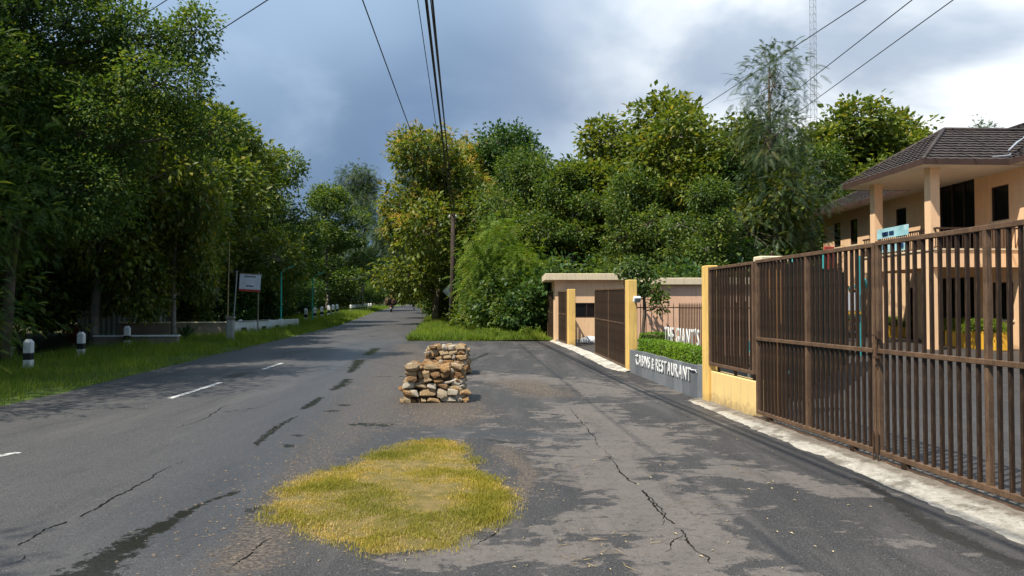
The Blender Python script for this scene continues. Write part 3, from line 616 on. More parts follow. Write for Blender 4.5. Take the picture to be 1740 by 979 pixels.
def variants():
    V = VAR
    V['teak_a'] = tree_meshes('teak_a', 'broad', 11, 10, 3.6, lobes_round(11, 10, 3.0, 3.4, 15), 1900, 11, .27, M_TEAK, .17, M_BARKP, (.3, .1), spread=.42)
    V['teak_b'] = tree_meshes('teak_b', 'broad', 12, 10, 2.8, lobes_round(12, 10, 1.8, 3.3, 16), 1900, 11, .27, M_TEAK, .15, M_BARKP, (-.2, .2), spread=.42)
    V['teak_flower'] = tree_meshes('teak_f', 'broad', 13, 10, 2.6, lobes_round(13, 10, 2.2, 3.5, 15), 1900, 11, .27, M_TEAK, .18, M_BARK, (.2, 0), flower=.34, spread=.42)
    V['broad_a'] = tree_meshes('broad_a', 'broad', 14, 10, 2.4, lobes_round(14, 10, 1.6, 3.3, 17), 2100, 12, .20, M_BROAD, .18, M_BARK, (.2, -.3), spread=.36)
    V['broad_b'] = tree_meshes('broad_b', 'broad', 15, 10, 3.0, lobes_round(15, 10, 2.4, 3.5, 15), 2100, 12, .21, M_DEEP, .2, M_BARK, (-.3, .3), spread=.36)
    V['broad_c'] = tree_meshes('broad_c', 'broad', 16, 10, 2.0, lobes_round(16, 10, 1.0, 2.7, 15), 1900, 12, .20, M_BROAD, .15, M_BARKP, (.1, .2), spread=.36)
    V['wisp'] = tree_meshes('wisp', 'fine', 17, 10, 3.0, lobes_round(17, 10, 2.2, 2.6, 14), 1500, 7, .34, M_GREY, .15, M_BARK, (0, 0), spread=.45, droop=.5)
    V['feather_a'] = tree_meshes('feather_a', 'frond', 18, 10, 2.6, lobes_round(18, 10, 1.2, 3.4, 18), 2100, 8, .25, M_FEATH, .19, M_BARK, (.4, .2), spread=.40, droop=.15)
    V['feather_reach'] = tree_meshes('feather_reach', 'broad', 19, 10, 3.6, [(5.4, 0, 6.2, 1.0, .6), (4.3, -.3, 7.4, 1.3, .8), (3.3, .3, 8.7, 1.2, .9), (2.2, 0, 6.3, 1.7, 1.2), (1.4, .5, 9.2, 1.9, 1.3), (0, 0, 11.2, 2.3, 1.6), (-1.5, 0, 8, 2.4, 1.8), (0, 1, 5, 2.1, 1.4), (2.3, -.6, 4.6, 1.6, 1.1), (-2.4, 0, 12, 2, 1.5), (.4, -1, 7.4, 1.7, 1.3), (4.9, .2, 8.9, .7, .8)], 4200, 24, .125, M_FEATH, .15, M_BARK, (.5, -.2), spread=.34, droop=.2)
    V['feather_b'] = tree_meshes('feather_b', 'frond', 21, 10, 3.0, lobes_round(19, 10, 2.2, 3.4, 17), 1900, 8, .25, M_FEATH, .17, M_BARK, (.5, -.2), spread=.42, droop=.2)
    V['thin'] = tree_meshes('thin', 'frond', 20, 10, 5, [(0, 0, 8.6, 1.1, 1.5), (.5, .2, 7.0, 1.1, 1.1), (-.7, -.1, 6.6, .9, .9), (.1, -.4, 5.0, 1.3, 1.2), (-.4, .5, 3.6, 1.5, 1.2), (.6, .2, 9.4, .6, .7)], 420, 7, .34, M_GREY, .12, M_BARK, (.1, 0), spread=.4, droop=.4)
variants()
def place_tree(var, x, y, H, rz, label, group=None, name='tree', wide=1.0, cat='tree', z=None):
    tm, cm = VAR[var]; s_ = H / 10.0
    r = empty(name, (x, y, gz(y) - .1 if z is None else z), rz, label, cat, group); r.scale = (s_ * wide, s_ * wide, s_)
    link('trunk', tm, r); link('crown', cm, r); return r
# left row, from the camera outwards
place_tree('feather_a', -12.6, 13.2, 12.0, .4, 'nearest feathery dark green tree filling the left edge, above the first striped post', 'trees along the left verge', 'feathery_tree', 1.0)
place_tree('feather_reach', -13.4, 19.6, 10.0, 0, 'tallest small-leaved tree, whose crown reaches out against the sky at upper left', 'trees along the left verge', 'small_leaved_tree', 1.0)
place_tree('feather_b', -14.4, 19.0, 8.8, 3.9, 'lower feathery tree leaning over the second striped post', 'trees along the left verge', 'feathery_tree', .95)
place_tree('broad_a', -17.8, 22.5, 14.0, 1.2, 'tall leafy tree rising behind the near row on the left', 'trees along the left verge', 'feathery_tree', 1.0)
place_tree('feather_a', -16.5, 16.5, 14.5, 4.8, 'feathery tree at the far left behind the nearest one', 'trees along the left verge', 'feathery_tree', 1.0)
place_tree('teak_a', -14.9, 26.6, 10.2, 1.0, 'yellow-green large-leaved tree above the low white-topped wall', 'large-leaved trees on the left', 'teak_tree', .95)
place_tree('teak_b', -12.9, 28.6, 8.6, 2.4, 'slender grey-trunked large-leaved tree just left of the white notice board', 'large-leaved trees on the left', 'teak_tree', .75)
place_tree('teak_a', -16.0, 40.0, 11.9, .2, 'tallest pale-trunked teak behind the two green street lamps', 'large-leaved trees on the left', 'teak_tree', 1.0)
place_tree('teak_b', -15.6, 33.0, 10.4, .9, 'yellow-green teak between the notice board and the white-topped wall', 'large-leaved trees on the left', 'teak_tree', .9)
place_tree('broad_a', -15.9, 47.5, 11.4, 1.9, 'dark dense tree beyond the second green street lamp', 'large-leaved trees on the left', 'broadleaf_tree', 1.0)
place_tree('teak_b', -20.6, 29.0, 10.5, 4.1, 'large-leaved tree behind the tin shed on the left', 'large-leaved trees on the left', 'teak_tree', 1.1)
place_tree('broad_b', -21.5, 38.0, 10.6, .7, None, 'second row of trees on the left', 'broadleaf_tree', 1.1)
place_tree('broad_a', -18.0, 54, 9.6, 3.1, 'green tree behind the far row of white posts', 'large-leaved trees on the left', 'broadleaf_tree', 1.0)
for x, y, q in ((-25, 24, 3.1), (-26, 33, 5.1), (-25.5, 46, 1.1), (-24, 15, 1.7), (-19.5, 44, 2.7), (-22, 60, 4.4)): place_tree('broad_b', x, y, 11, q, None, 'second row of trees on the left', 'broadleaf_tree', 1.1)
place_tree('broad_c', -20.6, 84, 14.5, 1.2, 'bright green tree rising at the far left bend of the road', 'large-leaved trees on the left', 'broadleaf_tree', 1.25)
place_tree('wisp', -22.5, 112, 21.0, .2, 'tall wispy tree in the sky gap over the end of the road', 'large-leaved trees on the left', 'wispy_tree', .95)
place_tree('teak_b', -20.5, 66, 8.2, 2.2, 'yellow-green tree by the roadside rail, left of the motorcycle', 'large-leaved trees on the left', 'teak_tree', 1.0)
place_tree('feather_b', -9.3, .4, 9.5, 1.0, 'feathery tree by the near road edge whose shade falls on the lower left asphalt', 'trees along the left verge', 'feathery_tree', .85)
for k, (x, y, h) in enumerate(((-24, 78, 9.5), (-26, 92, 10), (-28.5, 108, 11), (-30, 124, 11), (-33, 76, 11), (-35, 95, 12), (-27, 140, 11), (-36, 62, 11))):
    place_tree(('broad_a', 'teak_b', 'broad_b', 'wisp')[k % 4], x, y, h, k * 1.3, None, 'distant trees left of the road', 'broadleaf_tree', 1.1)
# far end of the road
for k, (x, y, h) in enumerate(((-24, 158, 13), (-17, 168, 14), (-10.5, 160, 14), (-21, 190, 16), (-4, 172, 15), (-12, 196, 16), (-30, 180, 15), (-8.0, 128, 13), (-5, 112, 13), (-2, 140, 15))):
    place_tree(('wisp', 'broad_a', 'broad_b', 'teak_a')[k % 4], x, y, h, k * 2.1, None, 'distant trees at the end of the road', 'broadleaf_tree', 1.15)
# right of the road
place_tree('wisp', -8.6, 74, 15.5, .5, 'tall wispy grey-green tree at the end of the road, left of the flowering teak', 'trees right of the road', 'wispy_tree', 1.1)
place_tree('wisp', -11.2, 98, 17, 2.5, 'pale wispy tree overhanging the far road behind the flowering teak', 'trees right of the road', 'wispy_tree', .9)
place_tree('teak_flower', -4.6, 45.5, 11.6, .9, 'teak crowned with golden blossom behind the utility pole', 'trees right of the road', 'teak_tree', 1.0)
place_tree('teak_flower', -2.6, 52.0, 12.6, 3.9, 'second blossoming teak behind and right of the utility pole', 'trees right of the road', 'teak_tree', .95)
place_tree('teak_b', -5.0, 60, 11, 1.4, 'leaning dark tree overhanging the road beyond the diamond sign', 'trees right of the road', 'teak_tree', 1.0)
place_tree('broad_b', -.2, 50.0, 13.0, 4.5, 'round-topped dark green tree right of the blossoming teaks', 'trees right of the road', 'broadleaf_tree', 1.05)
place_tree('broad_a', .8, 40.6, 9.7, 2.6, 'bushy green tree above the shrubs left of the gatehouse', 'trees right of the road', 'broadleaf_tree', .95)
place_tree('broad_c', 3.1, 38.0, 8.8, .1, 'leafy tree right behind the flat gatehouse roof', 'trees right of the road', 'broadleaf_tree', 1.1)
place_tree('teak_b', 5.6, 41.0, 11.3, 5.5, 'broad yellow-green tree with a ragged top above the gatehouse', 'trees right of the road', 'teak_tree', 1.1)
place_tree('teak_a', 8.2, 37.5, 11.6, 1.1, 'tallest yellow-green teak above the sign planter', 'trees right of the road', 'teak_tree', 1.05)
place_tree('broad_a', 5.8, 34.5, 7.6, 3.6, 'lower leafy tree between the gatehouse and the pink wall', 'trees right of the road', 'broadleaf_tree', 1.05)
place_tree('teak_b', 10.0, 33.8, 9.6, 2.0, 'large-leaved tree behind the barred gate, left of the slim tall tree', 'trees right of the road', 'teak_tree', 1.0)
place_tree('broad_c', 7.6, 28.6, 6.4, 4.0, 'low bright green tree behind the pink wall', 'trees right of the road', 'broadleaf_tree', 1.1)
place_tree('thin', 10.9, 31.0, 12.4, .8, 'slim tall tree with a feathery tip left of the lattice mast', 'trees right of the road', 'slim_tree', 1.15)
place_tree('thin', 11.6, 32.6, 10.2, 2.8, 'shorter slim tree beside the lattice mast', 'trees right of the road', 'slim_tree', 1.2)
place_tree('broad_b', 10.2, 33.5, 8.2, 5.0, 'dark tree below the mast next to the peach house', 'trees right of the road', 'broadleaf_tree', 1.0)
place_tree('wisp', 12.4, 37.0, 10.2, 1.0, 'brownish wispy tree in front of the lattice mast', 'trees right of the road', 'wispy_tree', .8)
place_tree('teak_a', 21.5, 47.0, 13.6, 2.7, 'bright green large-leaved tree behind the roof of the peach house', 'trees right of the road', 'teak_tree', 1.15)
place_tree('teak_b', 25.6, 49.0, 13.4, .3, 'second bright green tree behind the peach house roof', 'trees right of the road', 'teak_tree', 1.1)
place_tree('broad_a', 17.5, 45, 11.2, .9, 'green tree between the mast and the peach house', 'trees right of the road', 'broadleaf_tree', 1.0)
place_tree('wisp', 31.6, 50, 13.2, .9, 'faint tree top peeping over the house roof ridge', 'trees right of the road', 'wispy_tree', .6)
for k, (x, y, h) in enumerate(((3.5, 50, 9.8), (9, 48, 12), (13, 44, 10.5), (4, 62, 11.5), (12, 60, 14), (20, 62, 14), (28, 60, 14), (-1, 66, 14), (-2.5, 82, 14), (6, 78, 15), (16, 76, 15))):
    place_tree(('broad_b', 'broad_a', 'teak_a')[k % 3], x, y, h, k * 1.7, None, 'second row of trees on the right', 'broadleaf_tree', 1.15)
for o in list(COL.objects):
    if o.type == 'EMPTY' and o.get('group') and not o.get('label') and o.get('category') == 'tree':
        o['label'] = {'second row of trees on the left': 'dark tree in the shaded second row left of the road', 'distant trees left of the road': 'small distant tree lining the left side of the road',
                      'distant trees at the end of the road': 'distant hazy tree closing the end of the road', 'second row of trees on the right': 'tree of the second row seen between the crowns on the right'}[o['group']]

# shrubs
def shrub_mesh(name, seed, kind, mat, lobes, tips, per, L, spread=.25, droop=.2):
    return tree_meshes(name, kind, seed, 1, .3, lobes, tips, per, L, mat, .03, M_BARK, spread=spread, droop=droop)
def rl(seed, w, d, h, n):
    r = random.Random(seed); return [(r.uniform(-w, w), r.uniform(-d, d), r.uniform(.2, .75) * h, r.uniform(.3, .5) * h * .8, r.uniform(.28, .42) * h) for _ in range(n)]
VAR['bush_a'] = shrub_mesh('bush_a', 31, 'broad', M_BROAD, rl(31, 1.4, .8, 2.2, 9), 620, 10, .17)
VAR['bush_b'] = shrub_mesh('bush_b', 32, 'broad', M_DEEP, rl(32, 1.5, .9, 2.4, 9), 560, 10, .19)
VAR['bush_c'] = shrub_mesh('bush_c', 33, 'fine', M_BAMB, [(0, 0, 3.6, 1.2, 1.2), (.5, 0, 2.6, 1.4, 1.2), (-.3, .2, 1.6, 1.3, 1.0), (.6, -.2, .9, 1.2, .8), (-.6, 0, 2.8, 1.0, 1.0)], 700, 7, .34, .4, .6)
VAR['weeds'] = shrub_mesh('weeds', 34, 'broad', M_GRASS, rl(34, 1.2, .6, .7, 9), 380, 9, .12)
VAR['feather_bush'] = shrub_mesh('feather_bush', 35, 'frond', M_FEATH, rl(35, 1.4, .8, 2.2, 8), 420, 8, .30)
def shrub(var, x, y, s_, rz, label, group=None, name='shrub'):
    r = empty(name, (x, y, gz(y)), rz, label, 'shrub', group); r.scale = (s_, s_, s_)
    tm, cm = VAR[var]; link('stem', tm, r); link('foliage', cm, r); return r
shrub('bush_c', -.75, 35.4, 1.15, .3, 'tall feathery yellow-green shrub just right of the utility pole', None, 'bamboo_shrub')
shrub('bush_c', .4, 34.2, .85, 2.3, 'lower feathery light green shrub right of the pole, at the verge edge', None, 'bamboo_shrub')
shrub('bush_b', 1.0, 33.6, 1.15, 1, 'dark dense shrub left of the far gate leaf', 'shrubs at the edge of the forecourt')
shrub('bush_a', .2, 32.6, .75, 2.6, 'mid green shrub in the middle of the verge behind the stone piles', 'shrubs at the edge of the forecourt')
shrub('bush_a', 1.1, 35.4, 1.6, .2, 'tall mid green shrub under the trees left of the gatehouse', 'shrubs at the edge of the forecourt')
shrub('bush_b', 2.2, 33.8, 1.5, 4.2, 'dark shrub beside the gatehouse corner', 'shrubs at the edge of the forecourt')
shrub('bush_a', -.1, 38.5, 1.3, 4.0, 'green shrub behind the utility pole', 'shrubs at the edge of the forecourt')
shrub('bush_b', -.2, 41, 1.9, 1.2, 'dark tall shrub under the trees behind the utility pole', 'shrubs at the edge of the forecourt')
for k, (x, y, s_) in enumerate(((-1.2, 32.6, .45), (-.6, 30.9, .5), (.6, 30.7, .6), (-1.3, 34.4, .5))):
    shrub('weeds', x, y, s_, k * 2.0, 'low leafy weeds along the front edge of the right verge', 'weeds on the right verge', 'weed_clump')
for k, (x, y, s_) in enumerate(((3.6, 33.4, 1.6), (6.5, 31, 1.5), (8.6, 30.4, 1.6), (10.2, 29.3, 1.6), (11.4, 33, 1.5), (8, 25.8, 1.3))):
    shrub(('bush_a', 'bush_b')[k % 2], x, y, s_, k * 1.1, 'undergrowth shrub below the trees behind the gate', 'undergrowth on the right')
for k, (x, y, s_) in enumerate(((-14.6, 13.3, 1.05), (-13.6, 10.5, 1.0), (-15.6, 17.2, 1.0), (-17.5, 15.5, 1.2), (-19, 19, 1.3), (-21, 23, 1.3), (-23, 28.0, 1.4))):
    shrub('feather_bush' if k < 4 else 'bush_b', x, y, s_, k * 1.4, 'dark shaded undergrowth below the feathery trees on the left', 'undergrowth on the left')
for k, (x, y, s_) in enumerate(((-16.2, 36, 1.0), (-15.6, 40.5, 1.1), (-16.2, 45, 1.2), (-17.6, 50, 1.2), (-18.6, 56, 1.3), (-19.4, 62, 1.3), (-22, 40, 1.8), (-22, 48, 1.8), (-23, 56, 1.8), (-21.5, 33, 1.7), (-24, 70, 2), (-22, 76, 1.5), (-24, 86, 1.7), (-26, 98, 1.7), (-28, 112, 2), (-26, 130, 2))):
    shrub(('bush_b', 'bush_a')[k % 3 == 0], x, y, s_, k * 1.9, 'shaded shrub under the trees behind the left bollards', 'undergrowth behind the bollards')
for k, (x, y, s_) in enumerate(((-3.2, 52, 1.4), (-4.4, 62, 1.6), (-6, 74, 1.7), (-7.5, 88, 1.9), (-9.5, 104, 2.0), (-10.5, 125, 2.2), (-10, 145, 2.6), (-16, 160, 3), (-22, 155, 3), (-13, 172, 3.4), (-19, 176, 3.4), (-27, 165, 3.0))):
    shrub(('bush_a', 'bush_b')[k % 2], x, y, s_, k * 2.3, 'bushes closing the far right edge of the road', 'bushes along the far road')

# spiky plants
def spiky(name, x, y, mat, n, L, label):
    rg = np.random.RandomState(int(abs(x * 10))); r = empty(name, (x, y, gz(y)), 0, label, 'plant')
    V = []; F = []
    for k in range(n):
        a = rg.uniform(0, 6.28); e = rg.uniform(.35, 1.35); l = L * rg.uniform(.7, 1.1); d = Vector((math.cos(a) * math.cos(e), math.sin(a) * math.cos(e), math.sin(e))); s_ = Vector((-math.sin(a), math.cos(a), 0)) * .02
        p0 = Vector((0, 0, .12)); p1 = p0 + d * l * .6; p2 = p0 + d * l - Vector((0, 0, l * .2)); b = len(V); V += [p0 - s_, p0 + s_, p1 + s_ * 1.3, p1 - s_ * 1.3, p2]; F += [(b, b + 1, b + 2), (b, b + 2, b + 3), (b + 3, b + 2, b + 4)]
    me = np_mesh('leaves', np.array([tuple(v) for v in V]), np.array(F), mat, fattr={'rnd': rg.rand(len(F))}); link('foliage', me, r)
    mb = MB(); mb.tube([(0, 0, -.05), (0, 0, .25)], [.05, .03], 6); mb.build('stem', M_BARK, r); return r
spiky('spiky_plant', -15.4, 26.3, M_REDL, 46, 1.0, 'dark red spiky plant beside the low wall on the left')
spiky('spiky_plant', -12.9, 29.6, M_GREY, 40, 1.1, 'pale green spiky plant at the verge left of the notice board')

# ------------------------------------------------------------------ stone piles
def stone_meshes():
    out = []
    for s_ in range(14):
        rg = random.Random(s_ + 40); bm = bmesh.new()
        for k in range(26):
            p = Vector((rg.uniform(-1, 1), rg.uniform(-1, 1), rg.uniform(-1, 1))); m_ = max(abs(c) for c in p); p = p / m_ * rg.uniform(.72, 1.0) if m_ > .2 else p
            if abs(p.x) + abs(p.y) + abs(p.z) > 2.2: p *= .82
            bm.verts.new(p)
        r_ = bmesh.ops.convex_hull(bm, input=bm.verts[:]); bmesh.ops.delete(bm, geom=[v for v in bm.verts if not v.link_faces], context='VERTS')
        bmesh.ops.bevel(bm, geom=bm.edges[:], offset=.03, segments=1, affect='EDGES')
        bmesh.ops.triangulate(bm, faces=bm.faces[:])
        for v in bm.verts: v.co *= 1 + .10 * mnoise.noise(v.co * 2.5 + Vector((s_ * 9, 0, 0)))
        me = bpy.data.meshes.new('stone'); bm.to_mesh(me); bm.free(); me.materials.append(M_STONE); out.append(me)
    return out
STM = stone_meshes()
def stone_pile(x, y, rz, W_, D_, Hh, seed, label):
    r = empty('stone_pile', (x, y, gz(y)), rz, label, 'stone pile', 'stacked limestone blocks in the forecourt'); rr = random.Random(seed)
    bm_ = MB(); bm_.box(-W_ * .40, -D_ * .40, 0, W_ * .40, D_ * .40, Hh - .09); bm_.build('core_rubble', M_SOIL, r)
    for side in range(4):
        z = 0
        while z < Hh - .05:
            h = rr.uniform(.07, .15); shrink = 1 - .12 * z / Hh
            L = (W_ if side % 2 == 0 else D_) * shrink; u = -L / 2 + rr.uniform(-.02, .05)
            while u < L / 2 - .04:
                l = rr.choice((rr.uniform(.08, .14), rr.uniform(.14, .24), rr.uniform(.20, .29))); dpt = rr.uniform(.08, .13); c = u + l / 2; inw = (D_ if side % 2 == 0 else W_) * shrink / 2 - dpt * .6 + rr.uniform(-.045, .025); hh = h * rr.uniform(.65, 1.35)
                px, py = {0: (c, -inw), 1: (inw, c), 2: (-c, inw), 3: (-inw, -c)}[side]
                link('stone', rr.choice(STM), r, (px, py, z + h / 2 + rr.uniform(-.012, .012)), (rr.uniform(-.25, .25), rr.uniform(-.22, .22), side * math.pi / 2 + rr.uniform(-.2, .2)), (l * .53, dpt, hh * .54))
                u += l * .96
            z += h * .95
    # stones on top
    nx_, ny_ = int(W_ / .2), int(D_ / .2)
    for i in range(nx_):
        for j in range(ny_):
            link('stone', rr.choice(STM), r, (-W_ * .40 + W_ * .80 * (i + .5) / nx_ + rr.uniform(-.03, .03), -D_ * .4 + D_ * .8 * (j + .5) / ny_ + rr.uniform(-.03, .03), Hh - .05 + rr.uniform(-.04, .05)), (rr.uniform(-.4, .4), rr.uniform(-.4, .4), rr.uniform(0, 6)), (rr.uniform(.08, .16), rr.uniform(.08, .13), rr.uniform(.045, .085)))
    for k in range(3):
        a = rr.uniform(0, 6.28); link('stone', rr.choice(STM), r, (math.copysign(W_ / 2 + .02, math.cos(a)) * rr.uniform(.9, 1.05), rr.uniform(-D_ / 2, D_ / 2), .03), (rr.uniform(0, 6), 0, rr.uniform(0, 6)), (.06, .05, .04))
    return r
p = G(736, 684); stone_pile(p[0], p[1] + .45, .06, 1.0, .9, .60, 1, 'nearer square pile of golden limestone blocks')
p = G(757, 638); stone_pile(p[0] + .02, p[1] + .45, -.03, .98, .9, .62, 2, 'farther square pile of limestone blocks, partly behind the nearer one')

# ------------------------------------------------------------------ barred gates and fences
def frame_on(A, B): return math.atan2(B[1] - A[1], B[0] - A[0]), math.dist(A, B)
def bar_mesh(wx, wy, h, mat, name='bar'):
    mb = MB(); mb.box(-wx / 2, -wy / 2, 0, wx / 2, wy / 2, h, bev=.003); return mb.mesh(name, mat)
def gate_leaf(name, A, B, z0, z1, label, group, stiles, rails, bars_n, cat='gate', bw=.024, bd=.036, za=None, wheels=(), slope=0.0, mat=None):
    """A to B along the ground; stiles = fractions with heavy uprights, rails = heights"""
    mat = mat or M_RUST
    rz, L = frame_on(A, B); r = empty(name, (A[0], A[1], gz(A[1])), rz, label, cat, group); dg = gz(B[1]) - gz(A[1])
    me = bar_mesh(bw, bd, z1 - z0 - .06, mat)
    def hz(t): return dg * t
    xs = sorted(stiles)
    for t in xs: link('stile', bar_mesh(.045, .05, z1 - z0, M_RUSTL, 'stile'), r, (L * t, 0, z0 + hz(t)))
    for a, b in zip(xs[:-1], xs[1:]):
        n = max(1, round(bars_n * (b - a)))
        for k in range(1, n): t = a + (b - a) * k / n; link('bar', me, r, (L * t, random.uniform(-.003, .003), z0 + .03 + hz(t)), (random.uniform(-.002, .002), random.uniform(-.004, .004), 0))
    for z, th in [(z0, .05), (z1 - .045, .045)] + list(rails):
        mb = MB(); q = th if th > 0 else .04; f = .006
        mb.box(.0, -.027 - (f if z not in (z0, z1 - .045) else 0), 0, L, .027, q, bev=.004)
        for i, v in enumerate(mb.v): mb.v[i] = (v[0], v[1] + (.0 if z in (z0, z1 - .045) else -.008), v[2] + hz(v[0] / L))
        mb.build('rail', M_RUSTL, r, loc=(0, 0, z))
    for t in wheels:
        mb = MB(); mb.box(-.035, -.03, -.005, .035, .03, .05); mb.build('wheel_bracket', mat, r, loc=(L * t, 0, z0 + hz(t) - .045))
        wm = MB(); wm.tube([(0, -.018, 0), (0, .018, 0)], .03, 12); wm.build('wheel', M_RUSTD, r, loc=(L * t + .02, 0, z0 + hz(t) - .05))
    return r
F = lambda y: (FENCE(y), y)
g1 = gate_leaf('barred_gate', F(10.45), F(7.62), .11, 2.25, 'rusty brown barred gate leaf between the yellow low wall and the latch', 'rusty gate leaves', (0, .5, 1), [(1.13, .045)], 26, wheels=(.12, .85))
g2 = gate_leaf('barred_gate', F(7.55), F(3.05), .11, 2.26, 'nearest rusty brown gate leaf running out past the right edge', 'rusty gate leaves', (0, .3333, .6666, 1), [(1.13, .045)], 39, wheels=(.09, .5))
# latch on the second leaf
mb = MB(); mb.tube([(.02, -.05, 1.02), (.02, -.05, 1.36)], .011, 8); mb.box(-.02, -.07, 1.30, .08, -.03, 1.32); mb.box(-.02, -.07, 1.08, .08, -.03, 1.10); mb.box(.07, -.075, 1.28, .10, -.045, 1.36); mb.build('latch', M_RUSTD, g2)
mb = MB(); mb.tube([(.03, -.05, -.03), (.03, -.05, .35)], .009, 6); mb.tube([(-.05, -.05, -.03), (-.05, -.05, .35)], .009, 6); mb.build('drop_bolt', M_RUSTD, g2)
# fixed panel on a low wall
gate_leaf('fence_panel', F(12.30), F(10.58), .64, 2.24, 'fixed panel of close rusty bars standing on the low yellow wall', None, (0, 1), [], 15, 'fence', bw=.028)
def wall_box(name, A, B, th, z0, z1, mat, label, cat='wall', side=1, bev=.01, parent=None, mats=None):
    rz, L = frame_on(A, B); r = empty(name, (A[0], A[1], gz(A[1])), rz, label, cat)
    mb = MB(); mb.box(0, min(0, side * th), z0, L, max(0, side * th), z1, bev=bev); mb.build('wall_body', mat, r); return r
rw = wall_box('low_wall', F(12.28), F(10.56), .16, -.1, .545, M_YELP, 'low pale yellow wall under the fixed bars', side=1)
mb = MB(); L_ = 1.72
for t in (.1, .5, .9): mb2 = MB(); mb2.box(-.02, -.02, 0, .02, .02, .1); mb2.build('support_stub', M_RUSTD, rw, loc=(L_ * t, .07, .545))
def pillar(x, y, wx, wy, h, label, mat=None, rz=None, cap=False, group='yellow gate pillars'):
    r = empty('gate_pillar', (x, y, gz(y)), math.atan(.0945) if rz is None else rz, label, 'pillar', group)
    mb = MB(); mb.box(-wx / 2, -wy / 2, -.1, wx / 2, wy / 2, h, bev=.012); mb.build('shaft', mat or M_YEL, r)
    if cap: mb = MB(); mb.box(-wx / 2 - .04, -wy / 2 - .04, h, wx / 2 + .04, wy / 2 + .04, h + .09, bev=.015); mb.build('cap', M_CREAM, r)
    return r
p1 = pillar(FENCE(12.45) + .05, 12.45, .19, .26, 2.28, 'yellow pillar between the slate planter and the close bars')
for z in (.85, 1.95): mb = MB(); mb.tube([(.05, -.13, z), (.05, -.17, z)], .02, 8); mb.build('hinge_stub', M_RUSTD, p1)
p2 = pillar(2.86, 17.95, .22, .3, 2.18, 'yellow pillar with the white floodlight, left end of the planter')
p3 = pillar(2.13, 26.9, .26, .3, 2.03, 'farthest yellow pillar beside the far gate leaf')
pillar(FENCE(10.2) + .32, 10.9, .34, .2, 2.24, 'brown-ochre pillar with a cream cap behind the bars', paint('brown_ochre_paint', (.30, .15, .055), .7, .3, .1, 2, (.2, .1, .05), .4), cap=True, group=None)
# floodlight on pillar 2
fl = empty('floodlight', (2.93, 17.75, gz(17.8) + 1.76), .3, 'small white floodlight on the face of the middle yellow pillar', 'lamp')
mb = MB(); mb.box(-.09, -.14, -.07, .09, -.05, .07, bev=.015); mb.build('housing', M_WHITE, fl, rot=(.5, 0, 0))
mb = MB(); mb.box(-.07, -.148, -.055, .07, -.14, .055); mb.build('lens', M_STEEL, fl, rot=(.5, 0, 0))
mb = MB(); mb.box(-.02, -.08, -.1, .02, .04, -.06); mb.tube([(0, 0, -.1), (.05, .02, -.28)], .008, 5); mb.build('bracket', M_RUSTD, fl)
# open entrance leaves
gate_leaf('barred_gate', (2.76, 18.15), (2.50, 22.4), .06, 2.0, 'rusty leaf of the entrance gate fixed to the floodlit pillar', 'rusty gate leaves', (0, .5, 1), [(1.10, .04)], 46, bw=.05, wheels=(.1, .95))
gate_leaf('barred_gate', (1.98, 27.15), (1.50, 31.2), .06, 1.97, 'farthest rusty gate leaf beside the dark shrub', 'rusty gate leaves', (0, .5, 1), [(1.10, .04)], 44, bw=.055)
# inner fence behind the planter (spiked)
def spiked(A, B, label):
    rz, L = frame_on(A, B); r = empty('spiked_fence', (A[0], A[1], gz(A[1])), rz, label, 'fence', 'thin spiked fence behind the planter'); n = int(L / .12)
    mb = MB(); mb.box(-.009, -.009, .3, .009, .009, 1.58); mb.add([(-.009, -.009, 1.58), (.009, -.009, 1.58), (.009, .009, 1.58), (-.009, .009, 1.58), (0, 0, 1.64)], [(0, 1, 4), (1, 2, 4), (2, 3, 4), (3, 0, 4)]); me = mb.mesh('bar', M_RUSTD)
    for k in range(n + 1): link('bar', me, r, (L * k / n, 0, 0))
    for z in (.42, 1.5): mb = MB(); mb.box(0, -.014, z, L, .014, z + .028); mb.build('rail', M_RUSTD, r)
spiked((2.98, 18.1), (4.0, 17.9), 'thin brown spiked fence reaching back from the floodlit pillar')
spiked((4.0, 17.85), (4.25, 12.9), 'thin brown spiked fence behind the white letters')

# ------------------------------------------------------------------ slate planter with lettering and clipped hedge
A, B = (2.80, 17.72), (3.235, 12.72)
rz, L = frame_on(A, B); pl = empty('slate_planter', (A[0], A[1], gz(A[1])), rz, 'grey slate-faced planter with white lettering between two yellow pillars', 'planter')
sl_h = gz(B[1]) - gz(A[1])
mb = MB(); mb.box(0, .03, -.15, L, .95, .50); mb.build('planter_body', M_CONC, pl)
mb = MB(); mb.box(.04, .05, .50, L - .04, .93, .53); mb.build('soil', M_SOIL, pl)
x = 0; rr = random.Random(5); k = 0
while x < L - .05:
    w_ = min(rr.choice((.36, .48, .6, .22, .52)), L - x); 
    if L - x - w_ < .15: w_ = L - x
    mb = MB(); mb.box(x + .006, -.012 + rr.uniform(-.006, .006), -.12 - .05 * 0, x + w_ - .006, .03, .535 + rr.uniform(-.012, .012), bev=.005)
    mb.build('slab', M_SLATE, pl); x += w_
